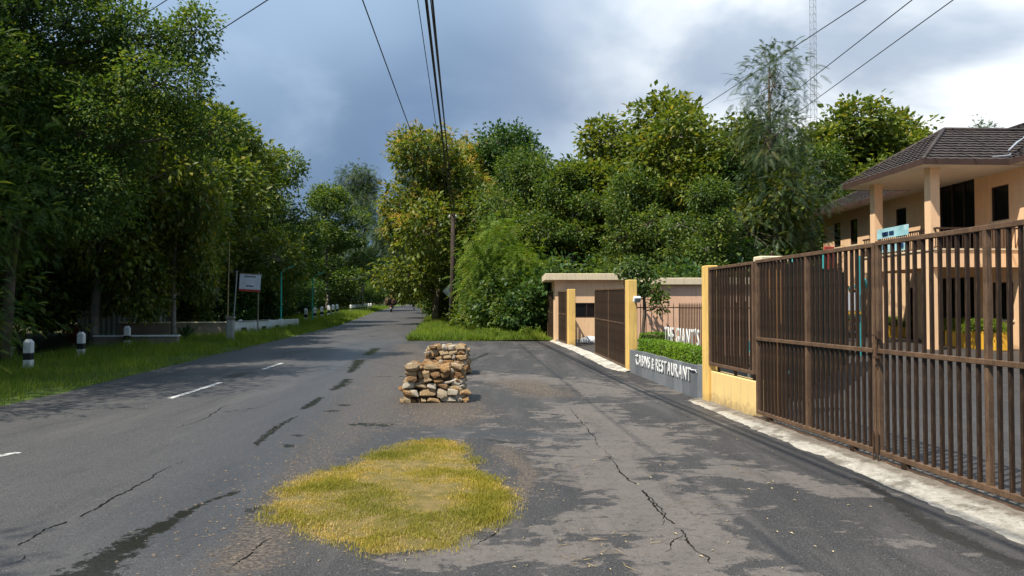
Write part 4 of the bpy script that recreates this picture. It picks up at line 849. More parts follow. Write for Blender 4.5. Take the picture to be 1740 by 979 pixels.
def letters(text, height, x0, length, y, z, parent, dx_slope=0.0, extr=.012, stand=False, M=M_WHITE, off=.018):
    obs = []
    for ch in text:
        if ch == ' ': obs.append(None); continue
        c = bpy.data.curves.new('letter', 'FONT'); c.body = ch; c.size = 1.0; c.extrude = .02; c.offset = off; c.resolution_u = 3
        ob = bpy.data.objects.new('letter_tmp', c); COL.objects.link(ob); obs.append(ob)
    dg = bpy.context.evaluated_depsgraph_get(); dg.update(); out = []
    for ob in obs:
        if ob is None: out.append(None); continue
        me = bpy.data.meshes.new_from_object(ob.evaluated_get(dg)); me.name = 'letter'; out.append(me); bpy.data.objects.remove(ob)
    wid = [(.28 if m_ is None else max(v.co.x for v in m_.vertices) - min(v.co.x for v in m_.vertices) + .20) for m_ in out]
    sx = length / sum(wid); sy = height / .73; x = x0
    for m_, w_ in zip(out, wid):
        if m_ is not None:
            mn = min(v.co.x for v in m_.vertices)
            m_.materials.clear(); m_.materials.append(M)
            for v in m_.vertices: v.co = Vector(((v.co.x - mn) * sx, -extr * (1 if v.co.z > 0 else 0), v.co.y * sy))
            m_.update(); link('letter', m_, parent, (x, y, z + dx_slope * x))
        x += w_ * sx
letters('CABINS & RESTAURANT', .25, .62, L - 1.12, -.018, .225, pl, 0, off=.006)
mb = MB(); mb.tube([(.48, -.03, .40), (.62, -.03, .425), (.80, -.03, .415)], [.004, .012, .005], 5); mb.tube([(.62, -.03, .425), (.68, -.03, .47)], [.007, .003], 5); mb.build('twig_ornament', M_WHITE, pl)
mb = MB(); mb.tube([(L - .68, -.03, .44), (L - .45, -.03, .43), (L - .22, -.03, .45)], [.005, .013, .004], 5); mb.tube([(L - .30, -.03, .44), (L - .2, -.03, .40)], [.007, .003], 5); mb.build('twig_ornament', M_WHITE, pl)
# hedge
def hedge(A, B, wd, z0, z1, label, name='clipped_hedge'):
    rz, L = frame_on(A, B); r = empty(name, (A[0], A[1], gz(A[1]) + z0), rz, label, 'hedge', 'clipped hedges in the slate planter'); h = z1 - z0; rg = np.random.RandomState(int(L * 100))
    n = int((2 * L * h + L * wd + 2 * wd * h) * 2600); face = rg.choice(4, n, p=[.38, .38, .12, .12])
    a, b, e = rg.rand(n), rg.rand(n), rg.normal(0, .013, n)
    P = np.where((face == 0)[:, None], np.stack([a * L, e, b * h], -1), np.where((face == 1)[:, None], np.stack([a * L, b * wd, h + e], -1), np.where((face == 2)[:, None], np.stack([e, a * wd, b * h], -1), np.stack([L + e, a * wd, b * h], -1))))
    nrm = np.array([(0, -1, 0.2), (0, 0, 1), (-1, 0, .2), (1, 0, .2)])[face]
    bmp = np.array([mnoise.noise(Vector((p[0] * 3, p[1] * 3, p[2] * 4))) for p in P]) * .035; P = P + nrm * bmp[:, None]
    D = nrm * .6 + rand_dirs(n, rg) * .9; D /= np.linalg.norm(D, axis=1, keepdims=True)
    V, Fc, rv = leaves_at(P, D, rg.uniform(.02, .04, n), rg.uniform(.014, .026, n), rg); link('foliage', np_mesh('hedge_leaves', V, Fc, M_HEDGE, fattr={'rnd': rv}), r)
    mb = MB(); mb.box(.03, .03, 0, L - .03, wd - .02, h - .035); me = mb.mesh('hedge_core', M_SOIL); link('twigs', me, r)
def off(A, B, d, t0=0.0, t1=1.0):
    dx, dy = B[0] - A[0], B[1] - A[1]; L = math.hypot(dx, dy); nx_, ny_ = -dy / L, dx / L
    return (A[0] + dx * t0 + nx_ * d, A[1] + dy * t0 + ny_ * d), (A[0] + dx * t1 + nx_ * d, A[1] + dy * t1 + ny_ * d)
h0, h1 = off(A, B, .06, .10, .985); hedge(h0, h1, .34, .52, .80, 'long clipped bright green hedge along the front of the planter')
hedge((3.02, 17.6), (3.75, 17.5), .34, .52, .90, 'short clipped hedge block at the pillar end of the planter')
# free-standing sign letters
s0, s1 = (3.36, 16.45), (3.62, 13.35); rz2, L2 = frame_on(s0, s1)
sg = empty('letter_sign', (s0[0], s0[1], gz(15)), rz2, 'white standing capital letters behind the clipped hedge', 'sign')
mb = MB(); mb.box(-.05, .02, .76, L2, .05, .80); mb.build('rail', M_RUSTD, sg)
for x_ in (.1, L2 / 2, L2 - .1): mb = MB(); mb.box(x_ - .015, .02, .45, x_ + .015, .05, .72); mb.build('post', M_RUSTD, sg)
letters("THE GIANT'S", .36, 0, 2.35, .0, .80, sg, 0, extr=.012, off=.008)

# ------------------------------------------------------------------ concrete aprons along the gate line
def apron(name, inner, outer, y0, y1, n=120, seed=1, h=.05):
    V = []; Fc = []; nx_ = 7
    for i in range(n + 1):
        y = y0 + (y1 - y0) * i / n; a, b = inner(y), outer(y) + .07 * mnoise.noise(Vector((y * 2.3, seed, 0))) + .045 * mnoise.noise(Vector((y * 9, seed, 0)))
        for j in range(nx_):
            t = j / (nx_ - 1); x_ = a + (b - a) * t; z = h * (1 - t ** 1.6) + .012 * mnoise.noise(Vector((x_ * 5, y * 5, seed))) * (1 - t); V.append((x_, y, gz(y) + z + (.006 if t < 1 else -.004)))
    for i in range(n):
        for j in range(nx_ - 1): k = i * nx_ + j; Fc.append((k, k + 1, k + nx_ + 1, k + nx_))
    mb = MB(); mb.add(V, Fc); return tag(mb.build(name, M_KERB if seed == 1 else M_APRON, smooth=True), kind='structure')
OUT = [(1.5, 3.50), (4.8, 3.42), (7.5, 3.31), (9.5, 3.17), (12.9, 2.98)]
apron('concrete_kerb', lambda y: FENCE(y) + .10, lambda y: interp(OUT, y), 1.5, 12.8, 260, 1)
apron('concrete_apron', lambda y: np.interp(y, [17.6, 31], [2.95, 1.7]), lambda y: np.interp(y, [17.6, 18.5, 24, 31.4], [2.70, 2.36, 2.02, 1.30]), 17.7, 31.2, 160, 4)
# gate running rail
mb = MB(); mb.add([(FENCE(1.5) + dx_, 1.5, zz_) for dx_, zz_ in ((-.03, .045), (.0, .068), (.03, .045))] + [(FENCE(10.6) + dx_, 10.6, zz_) for dx_, zz_ in ((-.03, .045), (.0, .068), (.03, .045))], [(0, 3, 4, 1), (1, 4, 5, 2), (2, 5, 3, 0)]); tag(mb.build('gate_track', M_RUSTD), 'thin rusty steel track under the sliding gate leaves', 'rail')

# ------------------------------------------------------------------ gatehouse and pink wall
gh = empty('gatehouse', (1.65, 28.7, gz(28.7)), 0, 'small peach gatehouse with a flat cream roof behind the open gate', 'building')
mb = MB(); W0, W1 = .70, 1.75
mb.box(0, 0, -.1, W0, .18, 2.38); mb.box(W0, 0, -.1, W1, .18, .95); mb.box(W0, 0, 1.52, W1, .18, 2.38); mb.box(W1, 0, -.1, 3.1, .18, 2.38)
mb.box(0, .18, -.1, .18, 3.2, 2.38); mb.box(2.92, .18, -.1, 3.1, 3.2, 2.38); mb.box(.18, 3.02, -.1, 2.92, 3.2, 2.38); mb.build('wall', M_PEACH, gh)
mb = MB(); mb.box(-.40, -.24, 2.385, 3.35, 3.5, 2.64, bev=.015); mb.build('roof', M_CREAM, gh)
wn = MB().box(W0, .06, .95, W1, .10, 1.52).build('window', M_GLASS, gh)
mb = MB()
for (a, b, c, d) in ((W0, .95, W1, .99), (W0, 1.48, W1, 1.52), (W0, .99, W0 + .04, 1.48), (W1 - .04, .99, W1, 1.48), (1.2, .99, 1.24, 1.48)): mb.box(a, .03, b, c, .06, d)
mb.build('frame', M_DARKW, wn)
mb = MB(); mb.box(.03, -.012, -.08, 3.0, -.001, .12); mb.build('skirting', M_CONC, gh)
# white sacks by the gatehouse
pw = empty('white_sack', (2.98, 28.2, gz(28.2)), 0, 'low white sack lying by the gatehouse wall', 'sack')
bm = bmesh.new(); bmesh.ops.create_icosphere(bm, subdivisions=3, radius=1)
for v in bm.verts: v.co = Vector((v.co.x * .42, v.co.y * .2, max(v.co.z, -.6) * .17 + .10)) * (1 + .12 * mnoise.noise(v.co * 2.3))
me = bpy.data.meshes.new('sack_body'); bm.to_mesh(me); bm.free(); me.materials.append(M_WHITE); link('sack_body', me, pw)
mb = MB(); mb.tube([(.38, 0, .10), (.48, 0, .14), (.52, .02, .12)], [.05, .02, .05], 6); mb.build('tied_neck', M_WHITE, pw)
pk = empty('pink_annex', (4.35, 22.4, gz(22.4)), -.03, 'pink rendered wall with a flat cream coping behind the spiked fence', 'building')
mb = MB(); mb.box(0, 0, -.1, 5.2, .2, 2.12); mb.box(0, .2, -.1, .2, 3.0, 2.12); mb.build('wall', M_PINKW, pk)
mb = MB(); mb.box(-.25, -.14, 2.125, 5.4, 3.2, 2.33, bev=.012); mb.build('roof', M_CREAM, pk)
mb = MB(); mb.prism([(-.9, .02), (0, .02), (0, .2), (-.9, .2)], -.1, 1.75); mb.build('side_wall', M_PINKW, pk)
VAR['overhang'] = tree_meshes('overhang', 'broad', 51, 3, 1.8, [(-.1, 0, 2.3, .45, .4), (.2, -.3, 1.9, .28, .3), (.38, -.45, 1.5, .2, .28), (-.3, .1, 2.6, .5, .3)], 150, 8, .14, M_BROAD, .05, spread=.2, droop=.6)
r = empty('small_tree', (3.75, 21.2, gz(21)), 0, 'small drooping tree hanging over the gap between gatehouse and pink wall', 'tree'); link('trunk', VAR['overhang'][0], r); link('crown', VAR['overhang'][1], r)
# dark green shade netting inside the yard
nt = empty('shade_net', (4.6, 12.4, 0), 0, 'dark green shade netting stretched behind the fixed bars', 'net')
mb = MB(); V = []; Fc = []; P_ = [(-.3, -.1), (.6, 1.2), (1.6, 2.8), (2.9, 5.0), (4.3, 7.5)]
for i in range(33):
    t = i / 32 * 4; k = min(3, int(t)); q = t - k; x_ = P_[k][0] * (1 - q) + P_[k + 1][0] * q; y_ = P_[k][1] * (1 - q) + P_[k + 1][1] * q; wv = .05 * math.sin(i * 1.7)
    ht = 2.42 + .06 * i / 32 - .09 * abs(math.sin(t * math.pi))
    for z_ in (.0, .8, 1.6, ht): V.append((x_ + wv * (z_ > .5), y_ - wv, z_ + gz(12.4 + y_)))
for i in range(32):
    for j in range(3): k = i * 4 + j; Fc.append((k, k + 4, k + 5, k + 1))
mb.add(V, Fc); mb.build('net', M_NET, nt)
for p_ in P_: mb = MB(); mb.tube([(p_[0], p_[1] + .05, 0), (p_[0], p_[1] + .05, 2.5)], .025, 6); mb.build('post', M_RUSTD, nt)

# ------------------------------------------------------------------ the two-storey house
BZ = gz(27)
hs = empty('peach_house', (17.0, 26.3, BZ), math.atan(.05), 'two-storey peach house with brown tiled roof and balcony behind the gate', 'building')
# local frame: x into the building, y along the street (north), z up; windows in the wall at x=0
def wall_with_holes(y0, y1, z0, z1, holes, th=.2):
    """holes: (ya, yb, za, zb) sorted by y"""
    mb = MB(); cur = y0
    for (a, b, c, d) in holes:
        if a > cur: mb.box(0, cur, z0, th, a, z1)
        if c > z0: mb.box(0, a, z0, th, b, c)
        if d < z1: mb.box(0, a, d, th, b, z1)
        cur = b
    if cur < y1: mb.box(0, cur, z0, th, y1, z1)
    return mb
up = [(-7.2, -6.3), (-3.9, -3.0), (-.75, .12), (5.35, 6.15), (7.6, 8.35), (9.4, 10.1), (11.05, 11.75)]
uh = [(a, b, 4.40, 5.62) for a, b in up]; uh.insert(3, (1.0, 3.75, 3.45, 6.3))
gd = [(-7.2, -6.2, .9, 2.2), (-3.9, -2.9, .9, 2.2), (-.9, .15, .95, 2.25), (1.1, 3.5, .02, 2.5), (4.6, 5.5, .02, 2.2), (7.6, 8.4, .9, 2.2), (9.5, 10.3, .9, 2.2), (11.3, 12.0, .9, 2.2)]
wall_with_holes(-9, 12.9, 3.28, 6.3, uh).build('wall', M_PEACH, hs)
wall_with_holes(-9, 12.9, -.2, 3.28, gd).build('wall', M_PEACH, hs)
mb = MB(); mb.box(.2, 12.7, -.2, 12, 12.9, 6.3); mb.box(.2, -9, -.2, 12, -8.8, 6.3); mb.build('side_wall', M_PEACH, hs)
for (a, b, c, d) in uh + gd:
    wnd = MB().box(.09, a, c, .12, b, d).build('window' if (b - a) < 2 and c > .5 else 'glazed_door', M_GLASS, hs)
    mb = MB(); t = .05
    mb.box(.03, a, c, .09, a + t, d); mb.box(.03, b - t, c, .09, b, d); mb.box(.03, a + t, d - t, .09, b - t, d); mb.box(.03, a + t, c, .09, b - t, c + t)
    if b - a > 2:
        for q in (1, 2, 3): yq = a + (b - a) * q / 4; mb.box(.04, yq - .025, c + t, .09, yq + .025, d - t)
    mb.build('frame', M_DARKW, wnd)
    if c > .5 and b - a < 2: MB().box(-.05, a - .05, c - .07, .0, b + .05, c - .003).build('sill', M_CREAM, wnd)
MB().box(-.03, -9, 3.18, -.001, 1.0, 3.30).build('string_course', M_CREAM, hs)
# balcony slab and beam, columns, railing
bx = -3.05; by0, by1 = -1.35, 3.4
mb = MB(); mb.box(bx, by0, 3.12, -.002, by1, 3.28); mb.box(bx, by0, 2.72, bx + .2, by1, 3.12); mb.box(bx + .2, by0, 2.72, -.002, by0 + .2, 3.12); mb.box(bx + .2, by1 - .2, 2.72, -.002, by1, 3.12); mb.build('balcony_slab', M_PEACH, hs)
mb = MB(); mb.box(bx - .04, by0 - .04, 3.285, bx + .24, by1 + .04, 3.34); mb.box(bx + .24, by0 - .04, 3.285, -.004, by0 + .2, 3.34); mb.build('balcony_edge', M_CREAM, hs)
for yy in (-1.0, 2.5):
    mb = MB(); mb.box(bx + .0, yy - .18, -.2, bx + .36, yy + .18, 2.715); mb.box(bx + .02, yy - .17, 3.345, bx + .34, yy + .17, 6.2); mb.build('column', M_PEACH, hs)
rail_me = MB().box(-.012, -.012, 0, .012, .012, .62).mesh('baluster', M_DARKW)
rl_ = MB(); rl_.box(bx + .10, by0 + .0, 3.99, bx + .16, by1, 4.05); rl_.box(bx + .16, by0 + .03, 3.99, -.01, by0 + .09, 4.05); rl_.box(bx + .11, by0, 3.38, bx + .15, by1, 3.41); railo = rl_.build('balcony_railing', M_DARKW, hs)
yy = by0 + .1
while yy < by1: link('baluster', rail_me, railo, (bx + .13, yy, 3.37)); yy += .13
xx = bx + .25
while xx < -.05: link('baluster', rail_me, railo, (xx, by0 + .06, 3.37)); xx += .13
# roofs with stepped tile courses
def tiled(P, Q, U_, V_, rows, name='roof_tiles'):
    """slope between eave P->Q and upper edge U_->V_: stepped, scalloped courses"""
    P, Q, U_, V_ = map(Vector, (P, Q, U_, V_)); mb = MB(); nrm = (Q - P).cross(U_ - P).normalized()
    if nrm.z < 0: nrm = -nrm
    for r_ in range(rows):
        t0, t1 = r_ / rows, (r_ + 1) / rows; a0, b0 = P.lerp(U_, t0), Q.lerp(V_, t0); a1, b1 = P.lerp(U_, t1), Q.lerp(V_, t1)
        L = (b0 - a0).length; n = max(1, int(L / .11)); vs = []
        for i in range(n + 1):
            s_ = i / n; wv = .012 * math.sin(i * math.pi / 1.5 )
            lo = a0.lerp(b0, s_); hi = a1.lerp(b1, s_); vs += [lo + nrm * (.006 + wv * .3), lo + nrm * (.055 + wv), hi + nrm * (.012 + wv * .6)]
        fs = []
        for i in range(n): k = 3 * i; fs += [(k, k + 3, k + 4, k + 1), (k + 1, k + 4, k + 5, k + 2)]
        mb.add(vs, fs)
    return mb
EX, RX = -.70, 5.0; EZ, RZ_ = 6.22, 9.1; YN, YS = 14.0, -12.0; hd = RX - EX
roof = MB(); roof.add([(EX, YS, EZ), (EX, YN, EZ), (RX, YN - hd, RZ_), (RX, YS, RZ_), (RX + hd, YN, EZ), (RX + hd, YS, EZ)], [(0, 1, 2, 3), (1, 4, 2), (3, 2, 4, 5), (0, 5, 4, 1)][:3]); roofo = roof.build('roof', M_ROOF, hs)
t1 = tiled((EX, YS, EZ), (EX, YN, EZ), (RX, YS, RZ_), (RX, YN - hd, RZ_), 24); tag(t1.build('roof_tiles', M_ROOF, roofo), kind='stuff')
t1 = tiled((EX, YN, EZ), (RX + hd, YN, EZ), (RX, YN - hd, RZ_), (RX + .01, YN - hd, RZ_), 24); tag(t1.build('roof_tiles', M_ROOF, roofo), kind='stuff')
# portico hip roof; its eaves at z EZ, projecting to PX
PX, PY0, PY1, PZ = -3.6, -1.72, 3.75, 7.86; pc = (PY0 + PY1) / 2; pk_ = PX + 2.5
mb = MB(); RB = 3.2
mb.add([(PX, PY0, EZ), (PX, PY1, EZ), (pk_, pc, PZ), (RB, pc, PZ), (EX + .0, PY0, EZ), (EX, PY1, EZ)], [(0, 2, 1), (0, 4, 3, 2), (1, 2, 3, 5)]); po = mb.build('portico_roof', M_ROOF, hs)
tag(tiled((PX, PY0, EZ), (PX, PY1, EZ), (pk_, pc - .01, PZ), (pk_, pc + .01, PZ), 12).build('roof_tiles', M_ROOF, po), kind='stuff')
tag(tiled((PX, PY0, EZ), (EX + .1, PY0, EZ), (pk_, pc, PZ), (RB - .9, pc, PZ), 12).build('roof_tiles', M_ROOF, po), kind='stuff')
tag(tiled((PX, PY1, EZ), (EX + .1, PY1, EZ), (pk_, pc, PZ), (RB - .9, pc, PZ), 12).build('roof_tiles', M_ROOF, po), kind='stuff')
def cap_line(a, b, r_=.07): return MB().tube([a, b], r_, 6)
for a, b in (((PX, PY0, EZ + .03), (pk_, pc, PZ + .05)), ((PX, PY1, EZ + .03), (pk_, pc, PZ + .05)), ((pk_, pc, PZ + .05), (RB - .5, pc, PZ + .05))): cap_line(a, b).build('ridge_cap', M_ROOF, po, smooth=True)
for a, b in (((EX, YN, EZ + .03), (RX, YN - hd, RZ_ + .05)), ((RX, YN - hd, RZ_ + .05), (RX, YS, RZ_ + .05))): cap_line(a, b).build('ridge_cap', M_ROOF, roofo, smooth=True)
mb = MB(); mb.box(EX - .03, YS, EZ - .15, EX, PY0, EZ + .04); mb.box(EX - .03, PY1, EZ - .15, EX, YN, EZ + .04); mb.box(EX, YN, EZ - .15, RX + hd, YN + .03, EZ + .04)
mb.box(PX - .03, PY0, EZ - .15, PX, PY1, EZ + .04); mb.box(PX - .03, PY0 - .03, EZ - .15, EX - .032, PY0 - .002, EZ + .04); mb.box(PX - .03, PY1 + .002, EZ - .15, EX - .032, PY1 + .03, EZ + .04); mb.build('fascia', M_FASC, hs)
mb = MB(); mb.box(EX + .001, YS, EZ - .12, 0, PY0 - .04, EZ - .10); mb.box(EX + .001, PY1 + .04, EZ - .12, 0, YN, EZ - .10); mb.box(PX + .001, PY0, EZ - .14, .0, PY1, EZ - .115); mb.build('soffit', M_SOFF, hs)
# silver flashing strips on the valley
fv = [(EX - .55, PY0 - .0, EZ + .12), (EX + .25, PY0 + .35, EZ + .40), (EX + 1.3, PY0 + 1.05, EZ + .98), (EX + 1.9, PY0 + 1.6, EZ + 1.32)]
mb = MB(); mb.tube([fv[0], (EX + .0, PY0 - .02, EZ + .16), (EX + .12, PY0 + .05, EZ + .24)], [.015, .035, .02], 5); mb.tube([fv[1], ((fv[1][0] + fv[2][0]) / 2, (fv[1][1] + fv[2][1]) / 2 - .05, EZ + .74), fv[2]], [.03, .05, .02], 5); mb.tube([fv[2], fv[3]], [.02, .03], 5); mb.build('valley_flashing', M_SILVER, roofo)
# banners on the balcony railing
def banner(name, y0, y1, z0, z1, label, word):
    c, s_ = math.cos(math.atan(.05)), math.sin(math.atan(.05)); lx, ly = bx + .05, y1
    wx, wy = 17.0 + lx * c - ly * s_, 26.3 + lx * s_ + ly * c
    r = empty(name, (wx, wy, BZ + z0), math.atan(.05) - math.pi / 2, label, 'banner', 'banners on the balcony'); L = y1 - y0
    V = []; Fc = []
    for i in range(9):
        for j in range(3): V.append((L * i / 8, .012 * math.sin(i * 1.3 + j), (z1 - z0) * j / 2))
    for i in range(8):
        for j in range(2): k = i * 3 + j; Fc.append((k, k + 3, k + 4, k + 1))
    mb = MB(); mb.add(V, Fc); mb.build('sheet', paint(name + '_cloth', (.34, .62, .68), .7, .2, .12, 2, (.75, .82, .84), .75), r)
    mb = MB(); rr = random.Random(len(label))
    for k in range(3):
        q = rr.uniform(.08, .75) * L; mb.box(q, -.025, (z1 - z0) * .25, q + L * .14, -.018, (z1 - z0) * .62)
    mb.build('dark_print', M_BLUEP, r)
banner('balcony_banner', .15, 2.25, 3.95, 4.32, 'pale cyan cloth banner draped over the balcony rail', '')
banner('balcony_banner', .2, 2.1, 3.42, 3.84, 'lower cyan and white banner hung below the balcony rail', '')
# yellow planters by the house wall
def yplant(x, y, L, label, s_=1.0):
    r = empty('yellow_planter', (x, y, gz(y)), R(92.5), label, 'planter', 'yellow planters in the yard')
    mb = MB(); mb.box(0, -.25, 0, L, .25, .62 * s_, bev=.02); mb.box(.05, -.2, .62 * s_, L - .05, .2, .64 * s_, mi=1); mb.build('planter_box', [M_ORANGE, M_SOIL], r)
    for k in range(max(1, int(L / .5))):
        o_ = link('plant', VAR['weeds'][1], r, (.3 + .5 * k, 0, .55 * s_), (0, 0, k * 1.1), .55)
yplant(15.9, 24.3, 2.6, 'long yellow planter box with green plants by the house wall')
yplant(16.5, 31.8, 1.4, 'short yellow planter box left of the balcony column', .8)

# playground structure seen through the bars
pg = empty('play_structure', (9.2, 22.0, gz(22)), .35, 'teal, white and red play structure seen through the gate bars', 'play structure')
for (x_, y_, h_, m_) in ((0, 0, 3.0, M_TEAL), (1.3, 0, 3.0, M_TEAL), (0, 1.3, 3.0, M_TEAL), (1.3, 1.3, 3.0, M_TEAL)): mb = MB(); mb.tube([(x_, y_, 0), (x_, y_, h_)], .06, 8); mb.build('post', m_, pg)
mb = MB(); mb.box(-.1, -.1, 1.25, 1.4, 1.4, 1.33); mb.build('deck', M_ORANGE, pg)
mb = MB(); mb.box(-.08, -.1, 2.1, .30, -.06, 3.25, bev=.02); mb.build('red_board', M_REDP, pg)
mb = MB(); V = []; Fc = []
for i in range(13):
    t = i / 12; z_ = 1.35 * (1 - t) ** 1.4 + .15; x_ = -.1 - 2.2 * t
    for y_, dz_ in ((.1, .25), (.15, 0), (.75, 0), (.8, .25)): V.append((x_, y_, z_ + dz_))
for i in range(12):
    for j in range(3): k = i * 4 + j; Fc.append((k, k + 4, k + 5, k + 1))
mb.add(V, Fc); mb.build('slide', M_TEAL, pg)
for k in range(5): MB().box(1.45, .3, .2 + k * .24, 1.75 - k * .05, 1.0, .24 + k * .24).build('step', M_WHITE, pg)
for y_ in (-.06, 1.36): mb = MB(); mb.box(0.06, y_ - .02, 1.36, 1.24, y_ + .02, 1.9); mb.build('side_panel', M_WHITE, pg)
MB().tube([(2.5, .4, 0), (2.4, .4, 1.6), (1.9, .4, 2.3), (1.35, .4, 2.0)], .07, 8).build('climbing_arch', M_TEAL, pg)

# small green drum behind the fixed panel
gb = empty('green_bin', (FENCE(11) + .55, 11.25, 0), 0, 'bright green bin just visible under the fixed bars', 'bin')
mb = MB(); mb.tube([(0, 0, 0), (0, 0, .55), (0, 0, .6)], [.17, .2, .21], 14); mb.build('bin_body', paint('bright_green', (.02, .30, .10), .5), gb)
mb = MB(); mb.tube([(0, 0, .602), (0, 0, .64), (0, 0, .66)], [.22, .22, .1], 14); mb.build('lid', M_GREENP, gb)

# ------------------------------------------------------------------ lattice mast
MX, MY = 24.4, 60.0
ms = empty('lattice_mast', (MX, MY, gz(MY)), .3, 'tall guyed lattice mast in faded white and rust red bands', 'mast')
sec = 6.0; n = 8; M_MRED = paint('mast_red', (.34, .14, .09), .6)
for k in range(n):
    m_ = M_MRED if k < 2 else M_STEEL
    mb = MB(); w_ = .28; C_ = [(w_ * math.cos(a), w_ * math.sin(a)) for a in (0, 2.094, 4.189)]; z0 = k * sec
    for c_ in C_: mb.tube([(*c_, z0), (*c_, z0 + sec)], .020, 5)
    for q in range(10):
        za, zb = z0 + q * .6, z0 + q * .6 + .6
        for i in range(3):
            a_, b_ = C_[i], C_[(i + 1) % 3]; mb.tube([(*a_, za), (*b_, zb)], .009, 3); mb.tube([(*a_, za), (*b_, za)], .009, 3)
    mb.build('mast_section', m_, ms)

# ------------------------------------------------------------------ utility pole and wires
ux, uy = G(768, 562); 
up_ = empty('utility_pole', (ux, uy, gz(uy)), 0, 'dark utility pole on the right verge carrying the overhead cables', 'utility pole')
ph = 6.0
mb = MB(); mb.tube([(0, 0, -.3), (.03, 0, 3), (.05, 0, ph)], [.15, .125, .10], 12); mb.build('shaft', M_TIMBER, up_, smooth=True)
mb = MB(); mb.box(-.16, -.05, ph - .3, .24, .05, ph - .22); mb.build('crossarm', M_TIMBER, up_)
for x_ in (-.13, .2): mb = MB(); mb.tube([(x_, 0, ph - .2), (x_, 0, ph - .12), (x_, 0, ph - .08), (x_, 0, ph - .04)], [.02, .045, .03, .04], 8); mb.build('insulator', M_WHITE, up_)
def wire(name, a, b, sag, rad, label, group=None, mat=None):
    a, b = Vector(a), Vector(b); pts = []
    for i in range(25): t = i / 24; p = a.lerp(b, t); p.z -= sag * 4 * t * (1 - t); pts.append(p)
    mb = MB(); mb.tube(pts, rad, 6); return tag(mb.build(name, mat or M_CABLE, smooth=True), label, 'cable', group)
zt = gz(uy) + ph
for k, (dx_, e, rad, lb) in enumerate(((.0, (-.28, -8, 9.0), .032, 'thick black cable, middle of the bundle running overhead to the utility pole'), (.10, (-.16, -8, 9.12), .022, 'black cable on the right of the overhead bundle'), (-.10, (-.48, -8, 8.95), .009, 'thin cable on the left side of the overhead bundle'), (.16, (-.25, -8, 8.9), .012, 'thin cable twisted beside the thick one in the overhead bundle'))):
    wire('overhead_cable', (ux + dx_, uy, zt - .05 - .02 * k), e, .45, rad, lb, 'overhead cables above the road')
a = at(617, 0, 14.4); b = at(753, 372, 38.3); d = Vector(a) - Vector(b)
wire('overhead_cable', b, tuple(Vector(a) + d * .9), .05, .013, 'single cable slanting down to the blossoming teak, left of the bundle', 'overhead cables above the road')
for k, (p0, y0, p1, y1, lb) in enumerate((((1470, 0), 24, (1185, 187), 46, 'leftmost of the three thin wires crossing the upper right sky'), ((1550, 0), 24, (1345, 160), 40, 'middle one of the three thin wires crossing the upper right sky'), ((1620, 0), 24, (1388, 168), 38, 'rightmost of the three thin wires crossing the upper right sky'))):
    a, b = Vector(at(*p0, y0)), Vector(at(*p1, y1)); d = a - b
    wire('overhead_wire', tuple(b - d * (.06 if k == 0 else .25)), tuple(a + d * .8), .0, .019, lb, 'wires over the yard')
for k, (p0, y0, p1, y1, lb) in enumerate((((270, 0), 17, (160, 72), 24, 'left wire slanting into the trees at upper left'), ((443, 0), 17, (300, 93), 24, 'right wire slanting into the trees at upper left'))):
    a, b = Vector(at(*p0, y0)), Vector(at(*p1, y1)); d = a - b
    wire('overhead_wire', tuple(b - d * .4), tuple(a + d * .9), .0, .011 + .003 * k, lb, 'wires at upper left')

# ------------------------------------------------------------------ bollards
def bollard_proto():
    r = empty('road_bollard', (0, 0, 0)); c = [(math.cos(math.pi / 4 + k * math.pi / 2) * .125, math.sin(math.pi / 4 + k * math.pi / 2) * .125) for k in range(4)]
    def prs(z0, z1): m_ = MB(); m_.box(-.09, -.09, z0, .09, .09, z1, bev=.012 if z1 - z0 > .05 else 0); return m_
    prs(-.1, .24).build('base_block', M_WHITE, r); prs(.242, .40).build('black_band', M_BLACK, r); prs(.402, .66).build('upper_block', M_WHITE, r)
    mb = MB(); mb.add([(-.09, -.09, .662), (.09, -.09, .662), (.09, .09, .662), (-.09, .09, .662), (-.04, -.04, .74), (.04, -.04, .74), (.04, .04, .74), (-.04, .04, .74)], [(0, 3, 2, 1), (4, 5, 6, 7), (0, 1, 5, 4), (1, 2, 6, 5), (2, 3, 7, 6), (3, 0, 4, 7)]); mb.build('bevelled_top', M_WHITE, r)
    return r
BP = bollard_proto(); used = False
def bollard(x, y, label, s_=1.0, group='black and white roadside bollards', rz=.1):
    global used
    o_ = BP if not used else copy_tree(BP); used = True
    o_.location = (x, y, gz(y)); o_.rotation_euler = (0, 0, rz); o_.scale = (s_,) * 3; tag(o_, label, 'bollard', group); return o_
bollard(*G(50, 628), 'nearest black-banded white bollard in the grass at far left')
bollard(*G(139, 607), 'second black-banded bollard from the left, half sunk in grass')
bollard(*G(217, 590), 'third bollard from the left, in front of the low white-topped wall')
p = G(409, 569); bollard(p[0], p[1], 'bollard standing below the notice board at the parapet corner', .95)
bollard(*G(775, 562), 'white bollard right beside the utility pole', .95)
bollard(G(771, 556)[0] + .05, G(771, 556)[1], 'second white bollard just behind the one at the utility pole', .95)
words = ('first', 'second', 'third', 'fourth', 'fifth', 'sixth')
for k, (u, v) in enumerate(((520, 547), (535, 544), (547, 541), (559, 538.5), (566, 537), (573, 535.5))):
    x_, y_ = G(u, v); bollard(x_, y_, 'the %s small bollard of the row beyond the white parapet' % words[k], 1.25 if k < 3 else 1.35)
for k in range(10):
    x_, y_ = G(596 + k * 3.8, 531 - k * .55); bollard(x_, y_, 'tiny bollard of the distant row before the motorcycle', 1.1, 'distant bollards before the motorcycle')
